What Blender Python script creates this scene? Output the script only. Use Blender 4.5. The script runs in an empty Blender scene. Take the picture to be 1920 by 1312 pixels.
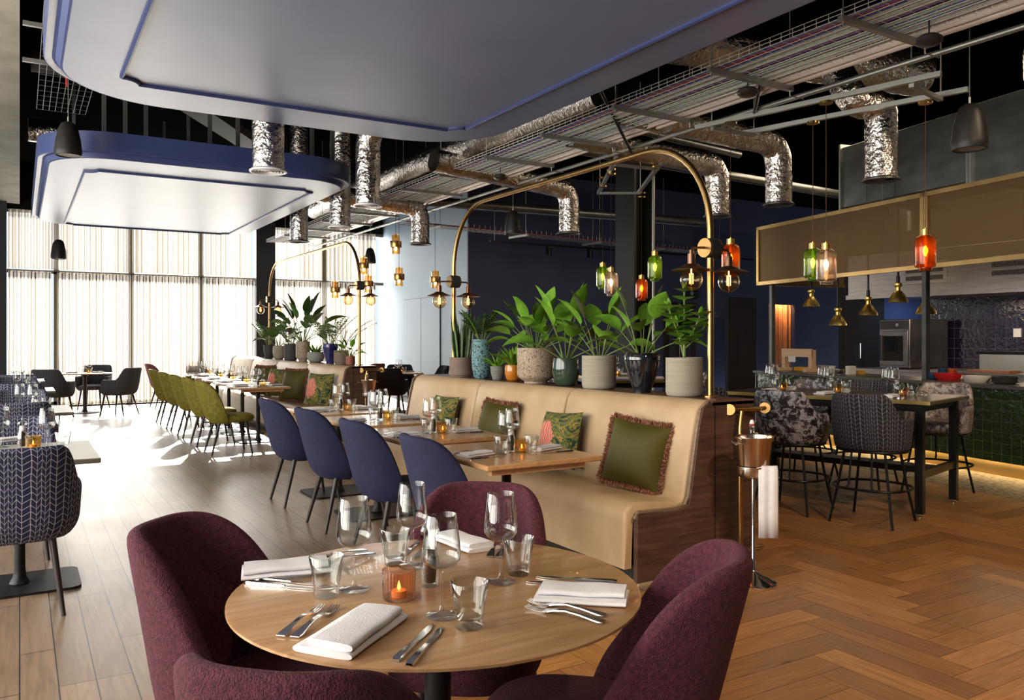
import bpy, math, random
from mathutils import Vector, Matrix
random.seed(7)
PI=math.pi
C=bpy.context.scene.collection
sc=bpy.context.scene
# ---------------------------------------------------------------- camera geometry (metres, camera at x=0 y=0)
F=1530.;CX=960.;HY=634.;H=1.4
YAW=math.atan2(923,1530)
FW=(math.sin(YAW),math.cos(YAW)); RT=(math.cos(YAW),-math.sin(YAW))
def ray(px,py):
    a=(px-CX)/F
    return (FW[0]+a*RT[0],FW[1]+a*RT[1],-(py-HY)/F)
def ZP(px,py,z=0.):
    r=ray(px,py); t=(z-H)/r[2]; return (r[0]*t,r[1]*t,z)
def DP(px,py,d):
    r=ray(px,py); return (r[0]*d,r[1]*d,H+r[2]*d)
# ---------------------------------------------------------------- materials
MATS={}
class NT:
    def __init__(s,m):
        s.t=m.node_tree; s.n=s.t.nodes; s.l=s.t.links
    def new(s,ty,**k):
        n=s.n.new(ty)
        for a,b in k.items():
            if a=='inp':
                for i,v in b.items(): n.inputs[i].default_value=v
            else: setattr(n,a,b)
        return n
    def link(s,a,b): s.l.new(a,b)
def col4(c): return (c[0],c[1],c[2],1)
def mat(name,col=(.5,.5,.5),rough=.5,metal=0.,spec=.5,trans=0.,ior=1.45,coat=0.,sheen=0.,emit=None,es=0.,alpha=1.):
    if name in MATS: return MATS[name]
    m=bpy.data.materials.new(name); m.use_nodes=True; MATS[name]=m
    b=m.node_tree.nodes['Principled BSDF']
    b.inputs['Base Color'].default_value=col4(col); b.inputs['Roughness'].default_value=rough
    b.inputs['Metallic'].default_value=metal; b.inputs['Specular IOR Level'].default_value=spec
    b.inputs['Transmission Weight'].default_value=trans; b.inputs['IOR'].default_value=ior
    b.inputs['Coat Weight'].default_value=coat
    if sheen:
        b.inputs['Sheen Weight'].default_value=sheen; b.inputs['Sheen Roughness'].default_value=.4
        b.inputs['Sheen Tint'].default_value=col4([min(1,c*3.5+.04) for c in col])
    if emit: b.inputs['Emission Color'].default_value=col4(emit); b.inputs['Emission Strength'].default_value=es
    return m
def noisy(name,c1,c2,scale=8,rough=.5,metal=0.,spec=.5,stretch=(1,1,1),bump=0.,bscale=None,detail=4,sheen=0.,coat=0.,ramp=(.35,.65),coord='Object',rough2=None,dist=0.):
    if name in MATS: return MATS[name]
    m=mat(name,c1,rough,metal,spec,sheen=sheen,coat=coat); t=NT(m); b=t.n['Principled BSDF']
    tc=t.new('ShaderNodeTexCoord'); mp=t.new('ShaderNodeMapping'); mp.inputs['Scale'].default_value=stretch
    t.link(tc.outputs[coord],mp.inputs['Vector'])
    no=t.new('ShaderNodeTexNoise',inp={'Scale':scale,'Detail':detail,'Distortion':dist}); t.link(mp.outputs[0],no.inputs['Vector'])
    cr=t.new('ShaderNodeValToRGB'); e=cr.color_ramp.elements
    e[0].position=ramp[0]; e[0].color=col4(c1); e[1].position=ramp[1]; e[1].color=col4(c2)
    t.link(no.outputs['Fac'],cr.inputs[0]); t.link(cr.outputs[0],b.inputs['Base Color'])
    if rough2 is not None:
        mr=t.new('ShaderNodeMapRange',inp={'To Min':rough,'To Max':rough2}); t.link(no.outputs['Fac'],mr.inputs[0]); t.link(mr.outputs[0],b.inputs['Roughness'])
    if bump:
        n2=t.new('ShaderNodeTexNoise',inp={'Scale':bscale or scale,'Detail':3}); t.link(mp.outputs[0],n2.inputs['Vector'])
        bp=t.new('ShaderNodeBump',inp={'Strength':min(1,bump),'Distance':.01}); t.link(n2.outputs['Fac'],bp.inputs['Height']); t.link(bp.outputs[0],b.inputs['Normal'])
    return m
def wood(name,c1,c2,scale=3,rough=.4,stretch=(1,12,12),coat=0.,dark=None):
    m=noisy(name,c1,c2,scale,rough,stretch=stretch,detail=6,coat=coat,ramp=(.3,.7),dist=.6)
    return m
def glassmat(name,tint=(1,1,1),refl=1.,rough=.02,edge=.34,glow=0.):
    """thin glass: fresnel mix of a tinted transparent and a glossy surface"""
    if name in MATS: return MATS[name]
    m=bpy.data.materials.new(name); m.use_nodes=True; MATS[name]=m; t=NT(m); t.n.clear()
    o=t.new('ShaderNodeOutputMaterial'); tr=t.new('ShaderNodeBsdfTransparent'); gl=t.new('ShaderNodeBsdfGlossy',inp={'Roughness':rough})
    gl.inputs[0].default_value=(1,1,1,1)
    fr=t.new('ShaderNodeLayerWeight',inp={'Blend':.5}); e2=t.new('ShaderNodeMath',operation='POWER',inp={1:3.0}); t.link(fr.outputs['Facing'],e2.inputs[0])
    tm=t.new('ShaderNodeMix',data_type='RGBA'); tm.inputs[6].default_value=col4(tint); tm.inputs[7].default_value=col4([c*edge for c in tint]); t.link(e2.outputs[0],tm.inputs[0]); t.link(tm.outputs[2],tr.inputs[0])
    mr=t.new('ShaderNodeMath',operation='POWER',inp={1:2.3}); 
    ad=t.new('ShaderNodeMath',operation='MULTIPLY_ADD',inp={1:.8*refl,2:.035*refl}); ad.use_clamp=True
    t.link(fr.outputs['Facing'],mr.inputs[0]); t.link(mr.outputs[0],ad.inputs[0])
    mx=t.new('ShaderNodeMixShader'); t.link(ad.outputs[0],mx.inputs[0]); t.link(tr.outputs[0],mx.inputs[1]); t.link(gl.outputs[0],mx.inputs[2]); t.link(mx.outputs[0],o.inputs[0])
    if glow:   # slightly cloudy coloured glass
        tl=t.new('ShaderNodeBsdfTranslucent'); tl.inputs[0].default_value=col4(tint); m3=t.new('ShaderNodeMixShader',inp={0:glow}); t.link(tr.outputs[0],m3.inputs[1]); t.link(tl.outputs[0],m3.inputs[2]); t.link(m3.outputs[0],mx.inputs[1])
    return m
# ---------------------------------------------------------------- mesh builder
class MB:
    def __init__(s): s.v=[];s.f=[];s.uv=[];s.mi=[];s.cur=0
    def face(s,idx,uv=None):
        s.f.append(tuple(idx)); s.uv.append(uv); s.mi.append(s.cur)
    def box(s,x0,y0,z0,x1,y1,z1,M=None):
        b=len(s.v); P=[(x0,y0,z0),(x1,y0,z0),(x1,y1,z0),(x0,y1,z0),(x0,y0,z1),(x1,y0,z1),(x1,y1,z1),(x0,y1,z1)]
        if M is not None: P=[tuple(M@Vector(p)) for p in P]
        s.v+=P
        for q in ((0,3,2,1),(4,5,6,7),(0,1,5,4),(1,2,6,5),(2,3,7,6),(3,0,4,7)): s.face([b+i for i in q])
        return s
    def cbox(s,c,sx,sy,sz,M=None): return s.box(c[0]-sx/2,c[1]-sy/2,c[2]-sz/2,c[0]+sx/2,c[1]+sy/2,c[2]+sz/2,M)
    def bar(s,a,b,w,h=None,up=(0,0,1)):
        a=Vector(a);b=Vector(b);h=h or w;d=(b-a).normalized(); u=Vector(up)
        if abs(d.dot(u))>.95: u=Vector((1,0,0))
        r=d.cross(u).normalized(); u=r.cross(d).normalized(); n=len(s.v)
        for e in (a,b):
            for i,j in ((-1,-1),(1,-1),(1,1),(-1,1)): s.v.append(tuple(e+r*(i*w/2)+u*(j*h/2)))
        for q in ((0,1,2,3),(7,6,5,4),(0,4,5,1),(1,5,6,2),(2,6,7,3),(3,7,4,0)): s.face([n+i for i in q])
        return s
    def tube(s,pts,r,n=10,cap=True,close=False):
        pts=[Vector(p) for p in pts]; N=len(pts); rs=r if isinstance(r,(list,tuple)) else [r]*N
        b=len(s.v); pu=None
        for i,p in enumerate(pts):
            if close: d=(pts[(i+1)%N]-pts[i-1])
            else: d=pts[min(i+1,N-1)]-pts[max(i-1,0)]
            if d.length<1e-9: d=Vector((0,0,1))
            d.normalize()
            if pu is None:
                u=Vector((0,0,1)) if abs(d.z)<.9 else Vector((1,0,0))
            else: u=pu
            u=(u-d*u.dot(d))
            if u.length<1e-6: u=Vector((1,0,0))-d*d.x
            u.normalize(); pu=u; w=d.cross(u)
            for k in range(n):
                a=2*PI*k/n; s.v.append(tuple(p+(u*math.cos(a)+w*math.sin(a))*rs[i]))
        for i in range(N if close else N-1):
            j=(i+1)%N
            for k in range(n):
                k2=(k+1)%n; s.face((b+i*n+k,b+i*n+k2,b+j*n+k2,b+j*n+k))
        if cap and not close:
            s.face([b+k for k in range(n)][::-1]); s.face([b+(N-1)*n+k for k in range(n)])
        return s
    def lathe(s,prof,n=20,c=(0,0,0),sx=1,sy=1,caps=False,M=None,flute=0,nf=24):
        b=len(s.v)
        for (r,z) in prof:
            for k in range(n):
                a=2*PI*k/n; rr=r*(1+flute*math.cos(nf*a)) if flute else r
                p=Vector((c[0]+rr*sx*math.cos(a),c[1]+rr*sy*math.sin(a),c[2]+z))
                s.v.append(tuple(M@p) if M is not None else tuple(p))
        for i in range(len(prof)-1):
            for k in range(n):
                k2=(k+1)%n; s.face((b+i*n+k,b+i*n+k2,b+(i+1)*n+k2,b+(i+1)*n+k),
                    ((k/n,prof[i][1]),((k+1)/n,prof[i][1]),((k+1)/n,prof[i+1][1]),(k/n,prof[i+1][1])))
        if caps:
            s.face([b+k for k in range(n)][::-1]); m=(len(prof)-1)*n; s.face([b+m+k for k in range(n)])
        return s
    def loops(s,L,closed_ring=True,cap0=True,cap1=True,uvs=None,closed_path=False):
        """skin successive rings of equal size"""
        b=len(s.v); n=len(L[0])
        for ring in L: s.v+= [tuple(p) for p in ring]
        m=len(L)
        for i in range(m if closed_path else m-1):
            i2=(i+1)%m
            for k in range(n if closed_ring else n-1):
                k2=(k+1)%n
                uv=None
                if uvs: uv=(uvs[i][k],uvs[i][k2] if k2 else uvs[i][k],uvs[i2][k2] if k2 else uvs[i2][k],uvs[i2][k])
                s.face((b+i*n+k,b+i*n+k2,b+i2*n+k2,b+i2*n+k),uv)
        if closed_ring and not closed_path:
            if cap0: s.face([b+k for k in range(n)][::-1])
            if cap1: s.face([b+(m-1)*n+k for k in range(n)])
        return s
    def prism(s,poly,z0,z1,M=None):
        b=len(s.v); n=len(poly)
        for z in (z0,z1):
            for p in poly:
                q=Vector((p[0],p[1],z)); s.v.append(tuple(M@q) if M is not None else tuple(q))
        s.face([b+k for k in range(n)][::-1]); s.face([b+n+k for k in range(n)])
        for k in range(n):
            k2=(k+1)%n; s.face((b+k,b+k2,b+n+k2,b+n+k))
        return s
    def add(s,o,M=None):
        b=len(s.v); s.v+=[tuple(M@Vector(p)) if M is not None else p for p in o.v]
        for f,u,m in zip(o.f,o.uv,o.mi): s.f.append(tuple(i+b for i in f)); s.uv.append(u); s.mi.append(m)
        return s
    def build(s,name,m,parent=None,bevel=0,sharp=35,sub=0,loc=None,rot=None):
        me=bpy.data.meshes.new(name); me.from_pydata(s.v,[],s.f)
        if any(u is not None for u in s.uv):
            ul=me.uv_layers.new(name='UVMap')
            li=0
            for f,u in zip(s.f,s.uv):
                for k in range(len(f)):
                    if u is not None: ul.data[li].uv=u[k]
                    li+=1
        ms=m if isinstance(m,(list,tuple)) else [m]
        for q in ms: me.materials.append(q)
        if len(ms)>1:
            for p,i in zip(me.polygons,s.mi): p.material_index=i
        me.polygons.foreach_set('use_smooth',[True]*len(me.polygons))
        me.validate(); me.update()
        me.set_sharp_from_angle(angle=math.radians(sharp))
        o=bpy.data.objects.new(name,me); C.objects.link(o)
        if parent is not None: o.parent=parent
        if bevel:
            b=o.modifiers.new('b','BEVEL'); b.width=bevel; b.segments=2; b.limit_method='ANGLE'; b.angle_limit=math.radians(40)
        if sub:
            q=o.modifiers.new('s','SUBSURF'); q.levels=sub; q.render_levels=sub
        if loc is not None: o.location=loc
        if rot is not None: o.rotation_euler=rot
        return o
# ---------------------------------------------------------------- things
def tag(o,label,cat,group=None,kind=None):
    if label: o['label']=label
    if cat: o['category']=cat
    if group: o['group']=group
    if kind: o['kind']=kind
    return o
def thing(name,label,cat,loc=(0,0,0),rz=0,group=None):
    o=bpy.data.objects.new(name,None); C.objects.link(o); o.empty_display_size=.1
    o.location=loc; o.rotation_euler=(0,0,rz); return tag(o,label,cat,group)
def struct(o): o['kind']='structure'; return o
def dup(root,loc,rz=0,label=None,group=None,scale=None):
    r=root.copy(); C.objects.link(r); r.location=loc; r.rotation_euler=(root.rotation_euler[0],root.rotation_euler[1],rz)
    if label: r['label']=label
    if group: r['group']=group
    if scale: r.scale=(scale,)*3 if not isinstance(scale,tuple) else scale
    for ch in KIDS(root):
        c=ch.copy(); C.objects.link(c); c.parent=r
        for g in KIDS(ch):
            d=g.copy(); C.objects.link(d); d.parent=c
    return r
def KIDS(o): return [c for c in o.children]
class Proto:
    """first use moves the original, later uses are copies of it and its parts"""
    def __init__(s,root): s.r=root; s.used=False
    def put(s,loc,rz,label,group=None,scale=None):
        if not s.used:
            s.used=True; r=s.r; r.location=loc; r.rotation_euler[2]=rz; r['label']=label
            if group: r['group']=group
            if scale: r.scale=(scale,)*3 if not isinstance(scale,tuple) else scale
            return r
        o=dup(s.r,loc,rz,label,group,scale or (1,1,1))
        return o
def spw(x,p): return math.copysign(abs(x)**p,x)
def lerp(a,b,t): return a+(b-a)*t
def sstep(a,b,x):
    t=max(0,min(1,(x-a)/(b-a))); return t*t*(3-2*t)
def rrect(x0,y0,x1,y1,r,n=8):
    P=[]
    for cx,cy,a0 in ((x1-r,y1-r,0),(x0+r,y1-r,90),(x0+r,y0+r,180),(x1-r,y0+r,270)):
        for k in range(n+1):
            a=math.radians(a0+90*k/n); P.append((cx+r*math.cos(a),cy+r*math.sin(a)))
    return P
# ---------------------------------------------------------------- palette
M_oak=wood('oak_top',(.36,.19,.08),(.53,.32,.16),2.2,.32,(1.2,14,14),coat=.15)
M_oakY=wood('oak_tables',(.40,.21,.09),(.53,.30,.14),2.2,.3,(14,1.2,14),coat=.15)
M_walnut=wood('walnut',(.055,.028,.02),(.13,.068,.045),2.5,.42,(1.5,1.5,16))
M_ply=wood('pale_ply',(.17,.11,.07),(.26,.18,.12),4,.5)
M_leath=noisy('tan_leather',(.53,.37,.215),(.45,.30,.165),3.5,.42,bump=.12,bscale=60,rough2=.5)
M_leg=noisy('dark_leg',(.014,.011,.010),(.026,.019,.015),10,.38)
M_black=mat('black_steel',(.012,.012,.013),.38,.6)
M_blackm=noisy('black_cast_metal',(.018,.018,.02),(.03,.03,.032),30,.45,.7)
M_plum=noisy('plum_fabric',(.045,.007,.015),(.098,.019,.034),90,.9,sheen=.3,bump=.7,bscale=260,detail=5)
M_blue=noisy('blue_velvet',(.008,.010,.040),(.012,.015,.056),30,.85,sheen=.12,bump=.3,bscale=300)
M_green=noisy('olive_velvet_seat',(.12,.10,.006),(.19,.16,.012),25,.75,sheen=.4,bump=.2,bscale=300)
M_dkfab=noisy('charcoal_fabric',(.012,.012,.02),(.022,.022,.036),40,.85,sheen=.15,bump=.3,bscale=300)
M_brass=noisy('aged_brass',(.42,.25,.085),(.52,.32,.12),6,.3,1.)
M_brasspol=mat('brushed_brass',(.62,.40,.13),.24,1.)
M_cop=noisy('bronze_shade',(.17,.085,.05),(.24,.13,.08),20,.38,.9)
M_steel=mat('polished_steel',(.75,.73,.70),.12,1.)
M_sst=noisy('brushed_stainless',(.42,.39,.35),(.54,.5,.45),3,.3,1.,stretch=(1,1,12))
M_galv=noisy('galvanised_sheet',(.17,.18,.17),(.27,.285,.27),2.5,.35,.85,stretch=(1,1,2))
M_zinc=mat('zinc_strut',(.42,.43,.40),.42,.9)
M_white=noisy('white_linen',(.78,.77,.80),(.84,.83,.86),30,.85,bump=.15,bscale=300)
M_whitep=mat('white_plastic',(.8,.8,.8),.35)
M_glass=glassmat('clear_glass',(.975,.985,.98),1.)
M_glassT=glassmat('tumbler_glass',(.95,.965,.955),1.2)
M_amberg=glassmat('amber_glass',(1.,.47,.07),.8,glow=.10)
M_greeng=glassmat('green_glass',(.55,.80,.25),.8,glow=.12)
M_clearg=glassmat('pale_pink_glass',(.97,.90,.84),1.,glow=.06)
M_smokeg=glassmat('smoked_ribbed_glass',(.90,.72,.60),.8)
M_goldg=glassmat('gold_bulb_glass',(.97,.80,.55),1.1)
M_fil=mat('hot_filament',(1,.5,.2),.5,emit=(1,.36,.08),es=26)
M_fil2=mat('candle_bulb',(1,.8,.5),.5,emit=(1,.52,.20),es=24)
M_flame=mat('tealight_flame',(1,.5,.1),.5,emit=(1,.35,.06),es=12)
M_leafs={}
# ---------------------------------------------------------------- patterned materials
def herring_fabric(name,base,line,w=.048,h=.032,th=.055):
    m=mat(name,base,.8,sheen=.25); t=NT(m); b=t.n['Principled BSDF']
    uv=t.new('ShaderNodeTexCoord'); sp=t.new('ShaderNodeSeparateXYZ'); t.link(uv.outputs['UV'],sp.inputs[0])
    no=t.new('ShaderNodeTexNoise',inp={'Scale':9.,'Detail':1}); t.link(uv.outputs['UV'],no.inputs['Vector'])
    n1=t.new('ShaderNodeTexNoise',noise_dimensions='1D',inp={'Scale':9.,'Detail':0}); t.link(sp.outputs[0],n1.inputs['W'])
    def M(op,a,bv=None,c=None):
        n=t.new('ShaderNodeMath',operation=op)
        for i,x in enumerate((a,bv,c)):
            if x is None: continue
            if isinstance(x,(int,float)): n.inputs[i].default_value=x
            else: t.link(x,n.inputs[i])
        return n.outputs[0]
    x=M('ADD',M('ADD',M('DIVIDE',sp.outputs[0],w),M('MULTIPLY',no.outputs['Fac'],.2)),M('MULTIPLY',n1.outputs[0],1.6))
    fx=M('FRACT',x); ax=M('ABSOLUTE',M('SUBTRACT',fx,.5))
    colid=M('FLOOR',x)
    wn=t.new('ShaderNodeTexWhiteNoise',noise_dimensions='1D'); t.link(colid,wn.inputs['W'])
    y=M('ADD',M('ADD',M('DIVIDE',sp.outputs[1],h),M('MULTIPLY',ax,1.5)),M('MULTIPLY',no.outputs['Fac'],.5))
    fy=M('ABSOLUTE',M('SUBTRACT',M('FRACT',y),.5))
    l1=M('LESS_THAN',fy,th); l2=M('LESS_THAN',ax,.03); l3=M('GREATER_THAN',ax,.475)
    ln=M('MAXIMUM',l1,M('MAXIMUM',l2,l3))
    n2=t.new('ShaderNodeTexNoise',inp={'Scale':50.}); t.link(uv.outputs['UV'],n2.inputs['Vector'])
    ln=M('MULTIPLY',ln,M('ADD',M('MULTIPLY',n2.outputs['Fac'],.8),.35))
    mx=t.new('ShaderNodeMix',data_type='RGBA'); t.link(ln,mx.inputs[0]); mx.inputs[6].default_value=col4(base); mx.inputs[7].default_value=col4(line)
    t.link(mx.outputs[2],b.inputs['Base Color']); return m
M_herr=herring_fabric('navy_chevron_fabric',(.012,.014,.045),(.50,.50,.58))
M_herrd=herring_fabric('black_chevron_fabric',(.010,.009,.018),(.25,.24,.27),.046,.032,.042)
M_herrg=herring_fabric('grey_chevron_fabric',(.035,.035,.045),(.22,.21,.21),.045,.034,.10)
M_crush=noisy('crushed_silver_velvet',(.010,.008,.010),(.34,.34,.40),16,.38,spec=.8,sheen=.1,detail=7,ramp=(.49,.55),bump=.5,bscale=40,dist=.8)
M_crusho=noisy('crushed_copper_velvet',(.07,.035,.02),(.42,.38,.40),22,.4,spec=.8,sheen=.3,detail=7,ramp=(.42,.58),bump=.5,bscale=40,dist=.8)
def floral(name):
    m=mat(name,(.1,.1,.05),.8,sheen=.2); t=NT(m); b=t.n['Principled BSDF']; tc=t.new('ShaderNodeTexCoord')
    mp=t.new('ShaderNodeMapping'); t.link(tc.outputs['Object'],mp.inputs[0])
    vo=t.new('ShaderNodeTexVoronoi',inp={'Scale':26.}); no=t.new('ShaderNodeTexNoise',inp={'Scale':14.,'Detail':3,'Distortion':2.5}); t.link(mp.outputs[0],no.inputs['Vector'])
    t.link(no.outputs['Color'],vo.inputs['Vector']); vo.inputs['Scale'].default_value=7
    cr=t.new('ShaderNodeValToRGB'); cr.color_ramp.interpolation='CONSTANT'; els=cr.color_ramp.elements
    cs=[(0,(.012,.025,.035)),(.26,(.05,.09,.02)),(.42,(.25,.20,.03)),(.52,(.012,.02,.03)),(.6,(.16,.19,.03)),(.74,(.45,.22,.05)),(.86,(.04,.07,.03))]
    els[0].position=0; els[0].color=col4(cs[0][1]); els[1].position=cs[1][0]; els[1].color=col4(cs[1][1])
    for p,c in cs[2:]: e=els.new(p); e.color=col4(c)
    n3=t.new('ShaderNodeTexNoise',inp={'Scale':9.,'Detail':4,'Distortion':3.}); t.link(mp.outputs[0],n3.inputs['Vector'])
    st=t.new('ShaderNodeMapRange',inp={'From Min':.3,'From Max':.7}); t.link(n3.outputs['Fac'],st.inputs[0]); t.link(st.outputs[0],cr.inputs[0])
    # a large peony blot in the middle
    gr=t.new('ShaderNodeVectorMath',operation='DISTANCE'); gr.inputs[1].default_value=(-.03,.0,.27)
    ad=t.new('ShaderNodeVectorMath',operation='MULTIPLY_ADD'); ad.inputs[1].default_value=(.12,.12,.12); t.link(no.outputs['Color'],ad.inputs[0]); t.link(mp.outputs[0],ad.inputs[2]); t.link(ad.outputs[0],gr.inputs[0])
    lt=t.new('ShaderNodeMath',operation='LESS_THAN',inp={1:.115}); t.link(gr.outputs['Value'],lt.inputs[0])
    wv=t.new('ShaderNodeTexWave',inp={'Scale':14.,'Distortion':9.,'Detail':2}); t.link(mp.outputs[0],wv.inputs[0])
    c2=t.new('ShaderNodeValToRGB'); c2.color_ramp.elements[0].color=(.42,.07,.07,1); c2.color_ramp.elements[1].color=(.78,.33,.22,1); t.link(wv.outputs['Fac'],c2.inputs[0])
    mx=t.new('ShaderNodeMix',data_type='RGBA'); t.link(lt.outputs[0],mx.inputs[0]); t.link(cr.outputs[0],mx.inputs[6]); t.link(c2.outputs[0],mx.inputs[7])
    t.link(mx.outputs[2],b.inputs['Base Color']); return m
for m_ in (M_crush,M_crusho):
    for n in m_.node_tree.nodes:
        if n.bl_idname=='ShaderNodeTexNoise': n.inputs['Roughness'].default_value=.78
M_floral=floral('floral_tapestry')
M_olive=noisy('olive_cushion_velvet',(.055,.049,.003),(.075,.066,.004),2,.65,sheen=.25,detail=2)
M_cback=mat('brown_cushion_back',(.06,.045,.03),.9)
M_fringe=noisy('rust_fringe',(.20,.07,.04),(.36,.16,.10),60,.9)
M_foil=noisy('aluminium_foil',(.60,.56,.52),(.74,.70,.66),4,.24,1.,bump=.7,bscale=22,detail=5)
t=NT(M_foil); 
for n in t.n:
    if n.bl_idname=='ShaderNodeBump': n.inputs['Distance'].default_value=.03
def planks(name,c1,c2,W,L,rotz,rough):
    m=mat(name,c1,rough); t=NT(m); b=t.n['Principled BSDF']; tc=t.new('ShaderNodeTexCoord'); mp=t.new('ShaderNodeMapping'); mp.inputs['Rotation'].default_value=(0,0,rotz)
    t.link(tc.outputs['Object'],mp.inputs[0]); br=t.new('ShaderNodeTexBrick'); br.offset=.37; br.offset_frequency=3
    for k,v in {'Scale':1.,'Mortar Size':.003,'Mortar Smooth':.1,'Bias':0.,'Brick Width':L,'Row Height':W}.items(): br.inputs[k].default_value=v
    br.inputs['Color1'].default_value=col4(c1); br.inputs['Color2'].default_value=col4(c2); br.inputs['Mortar'].default_value=(.02,.013,.008,1)
    t.link(mp.outputs[0],br.inputs[0])
    m2=t.new('ShaderNodeMapping'); m2.inputs['Scale'].default_value=(14,1.2,1); t.link(tc.outputs['Object'],m2.inputs[0])
    no=t.new('ShaderNodeTexNoise',inp={'Scale':3.,'Detail':6,'Distortion':.8}); t.link(m2.outputs[0],no.inputs[0])
    mr=t.new('ShaderNodeMapRange',inp={'From Min':.3,'From Max':.7,'To Min':.75,'To Max':1.25}); t.link(no.outputs['Fac'],mr.inputs[0])
    mu=t.new('ShaderNodeVectorMath',operation='MULTIPLY'); t.link(br.outputs['Color'],mu.inputs[0]); t.link(mr.outputs[0],mu.inputs[1]); t.link(mu.outputs[0],b.inputs['Base Color'])
    n2=t.new('ShaderNodeTexNoise',inp={'Scale':1.7,'Detail':3}); t.link(tc.outputs['Object'],n2.inputs[0])
    r2=t.new('ShaderNodeMapRange',inp={'From Min':.3,'From Max':.7,'To Min':rough+.02,'To Max':rough+.11}); t.link(n2.outputs['Fac'],r2.inputs[0]); t.link(r2.outputs[0],b.inputs['Roughness'])
    bp=t.new('ShaderNodeBump',inp={'Strength':.5,'Distance':.002}); bp.invert=True; t.link(br.outputs['Fac'],bp.inputs['Height']); t.link(bp.outputs[0],b.inputs['Normal'])
    return m
M_plank=planks('brown_oak_planks',(.20,.125,.070),(.30,.20,.125),.135,1.25,PI/2,.29)
M_plank.node_tree.nodes['Principled BSDF'].inputs['Specular IOR Level'].default_value=1.; M_plank.node_tree.nodes['Principled BSDF'].inputs['Coat Weight'].default_value=.6; M_plank.node_tree.nodes['Principled BSDF'].inputs['Coat Roughness'].default_value=.32
def attrwood(name,rough=.38):
    m=mat(name,(.3,.15,.06),rough); t=NT(m); b=t.n['Principled BSDF']
    at=t.new('ShaderNodeAttribute'); at.attribute_name='tone'; uv=t.new('ShaderNodeTexCoord')
    m2=t.new('ShaderNodeMapping'); m2.inputs['Scale'].default_value=(1.3,16,1); t.link(uv.outputs['UV'],m2.inputs[0])
    no=t.new('ShaderNodeTexNoise',inp={'Scale':3.,'Detail':6,'Distortion':.9}); t.link(m2.outputs[0],no.inputs[0])
    cr=t.new('ShaderNodeValToRGB'); e=cr.color_ramp.elements; e[0].position=.28; e[0].color=(.25,.105,.028,1); e[1].position=.72; e[1].color=(.43,.20,.065,1); t.link(no.outputs['Fac'],cr.inputs[0])
    vk=t.new('ShaderNodeTexVoronoi',inp={'Scale':1.6}); m3=t.new('ShaderNodeMapping'); m3.inputs['Scale'].default_value=(1,4,1); t.link(uv.outputs['UV'],m3.inputs[0]); t.link(m3.outputs[0],vk.inputs[0])
    kn=t.new('ShaderNodeMapRange',inp={'From Min':.03,'From Max':.09,'To Min':.25,'To Max':1.}); t.link(vk.outputs['Distance'],kn.inputs[0])
    mu=t.new('ShaderNodeVectorMath',operation='MULTIPLY'); t.link(cr.outputs[0],mu.inputs[0]); t.link(at.outputs['Color'],mu.inputs[1])
    m4=t.new('ShaderNodeVectorMath',operation='MULTIPLY'); t.link(mu.outputs[0],m4.inputs[0]); t.link(kn.outputs[0],m4.inputs[1]); t.link(m4.outputs[0],b.inputs['Base Color'])
    return m
M_hbone=attrwood('orange_oak_herringbone')
def tiles(name,c1,c2,grout,size,rough,axis):
    m=mat(name,c1,rough,spec=.7,coat=.6); t=NT(m); b=t.n['Principled BSDF']; b.inputs['Coat Roughness'].default_value=.08
    tc=t.new('ShaderNodeTexCoord'); se=t.new('ShaderNodeSeparateXYZ'); mp=t.new('ShaderNodeCombineXYZ'); t.link(tc.outputs['Object'],se.inputs[0]); t.link(se.outputs[axis],mp.inputs[0]); t.link(se.outputs[2],mp.inputs[1])
    br=t.new('ShaderNodeTexBrick'); br.offset=0
    for k,v in {'Scale':1.,'Mortar Size':.0025,'Mortar Smooth':.3,'Bias':0.,'Brick Width':size,'Row Height':size}.items(): br.inputs[k].default_value=v
    br.inputs['Color1'].default_value=col4(c1); br.inputs['Color2'].default_value=col4(c2); br.inputs['Mortar'].default_value=col4(grout); t.link(mp.outputs[0],br.inputs[0]); t.link(br.outputs['Color'],b.inputs['Base Color'])
    no=t.new('ShaderNodeTexNoise',inp={'Scale':16.,'Detail':2}); t.link(tc.outputs['Object'],no.inputs[0])
    mm=t.new('ShaderNodeMath',operation='MULTIPLY_ADD',inp={1:-1.5}); t.link(br.outputs['Fac'],mm.inputs[0]); t.link(no.outputs['Fac'],mm.inputs[2])
    bp=t.new('ShaderNodeBump',inp={'Strength':.6,'Distance':.012}); t.link(mm.outputs[0],bp.inputs['Height']); t.link(bp.outputs[0],b.inputs['Normal']); t.link(bp.outputs[0],b.inputs['Coat Normal'])
    return m
M_gtile=tiles('green_glazed_tile',(.007,.026,.004),(.014,.042,.008),(.03,.05,.02),.11,.15,0)
M_ptile=tiles('aubergine_glazed_tile',(.010,.006,.022),(.016,.010,.03),(.16,.13,.19),.175,.18,1)
M_paint=noisy('blue_raft_paint',(.032,.048,.145),(.038,.055,.16),2,.38,spec=.6)
M_navy=noisy('navy_wall_paint',(.050,.058,.110),(.058,.067,.122),1.5,.6)
M_lblue=noisy('blue_wall_daylit_tone',(.24,.33,.43),(.27,.36,.45),1.2,.5)  # navy wall paint made pale: window daylight and sheen put into the colour
M_ceil=mat('black_ceiling_paint',(.005,.005,.005),.95,spec=0)
M_beige=noisy('plaster_beige',(.24,.23,.18),(.32,.30,.24),3,.8,bump=.1)
M_grey=mat('dark_grey_frame',(.035,.038,.040),.5)
M_mull=mat('window_mullion',(.14,.12,.08),.6)
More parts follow.
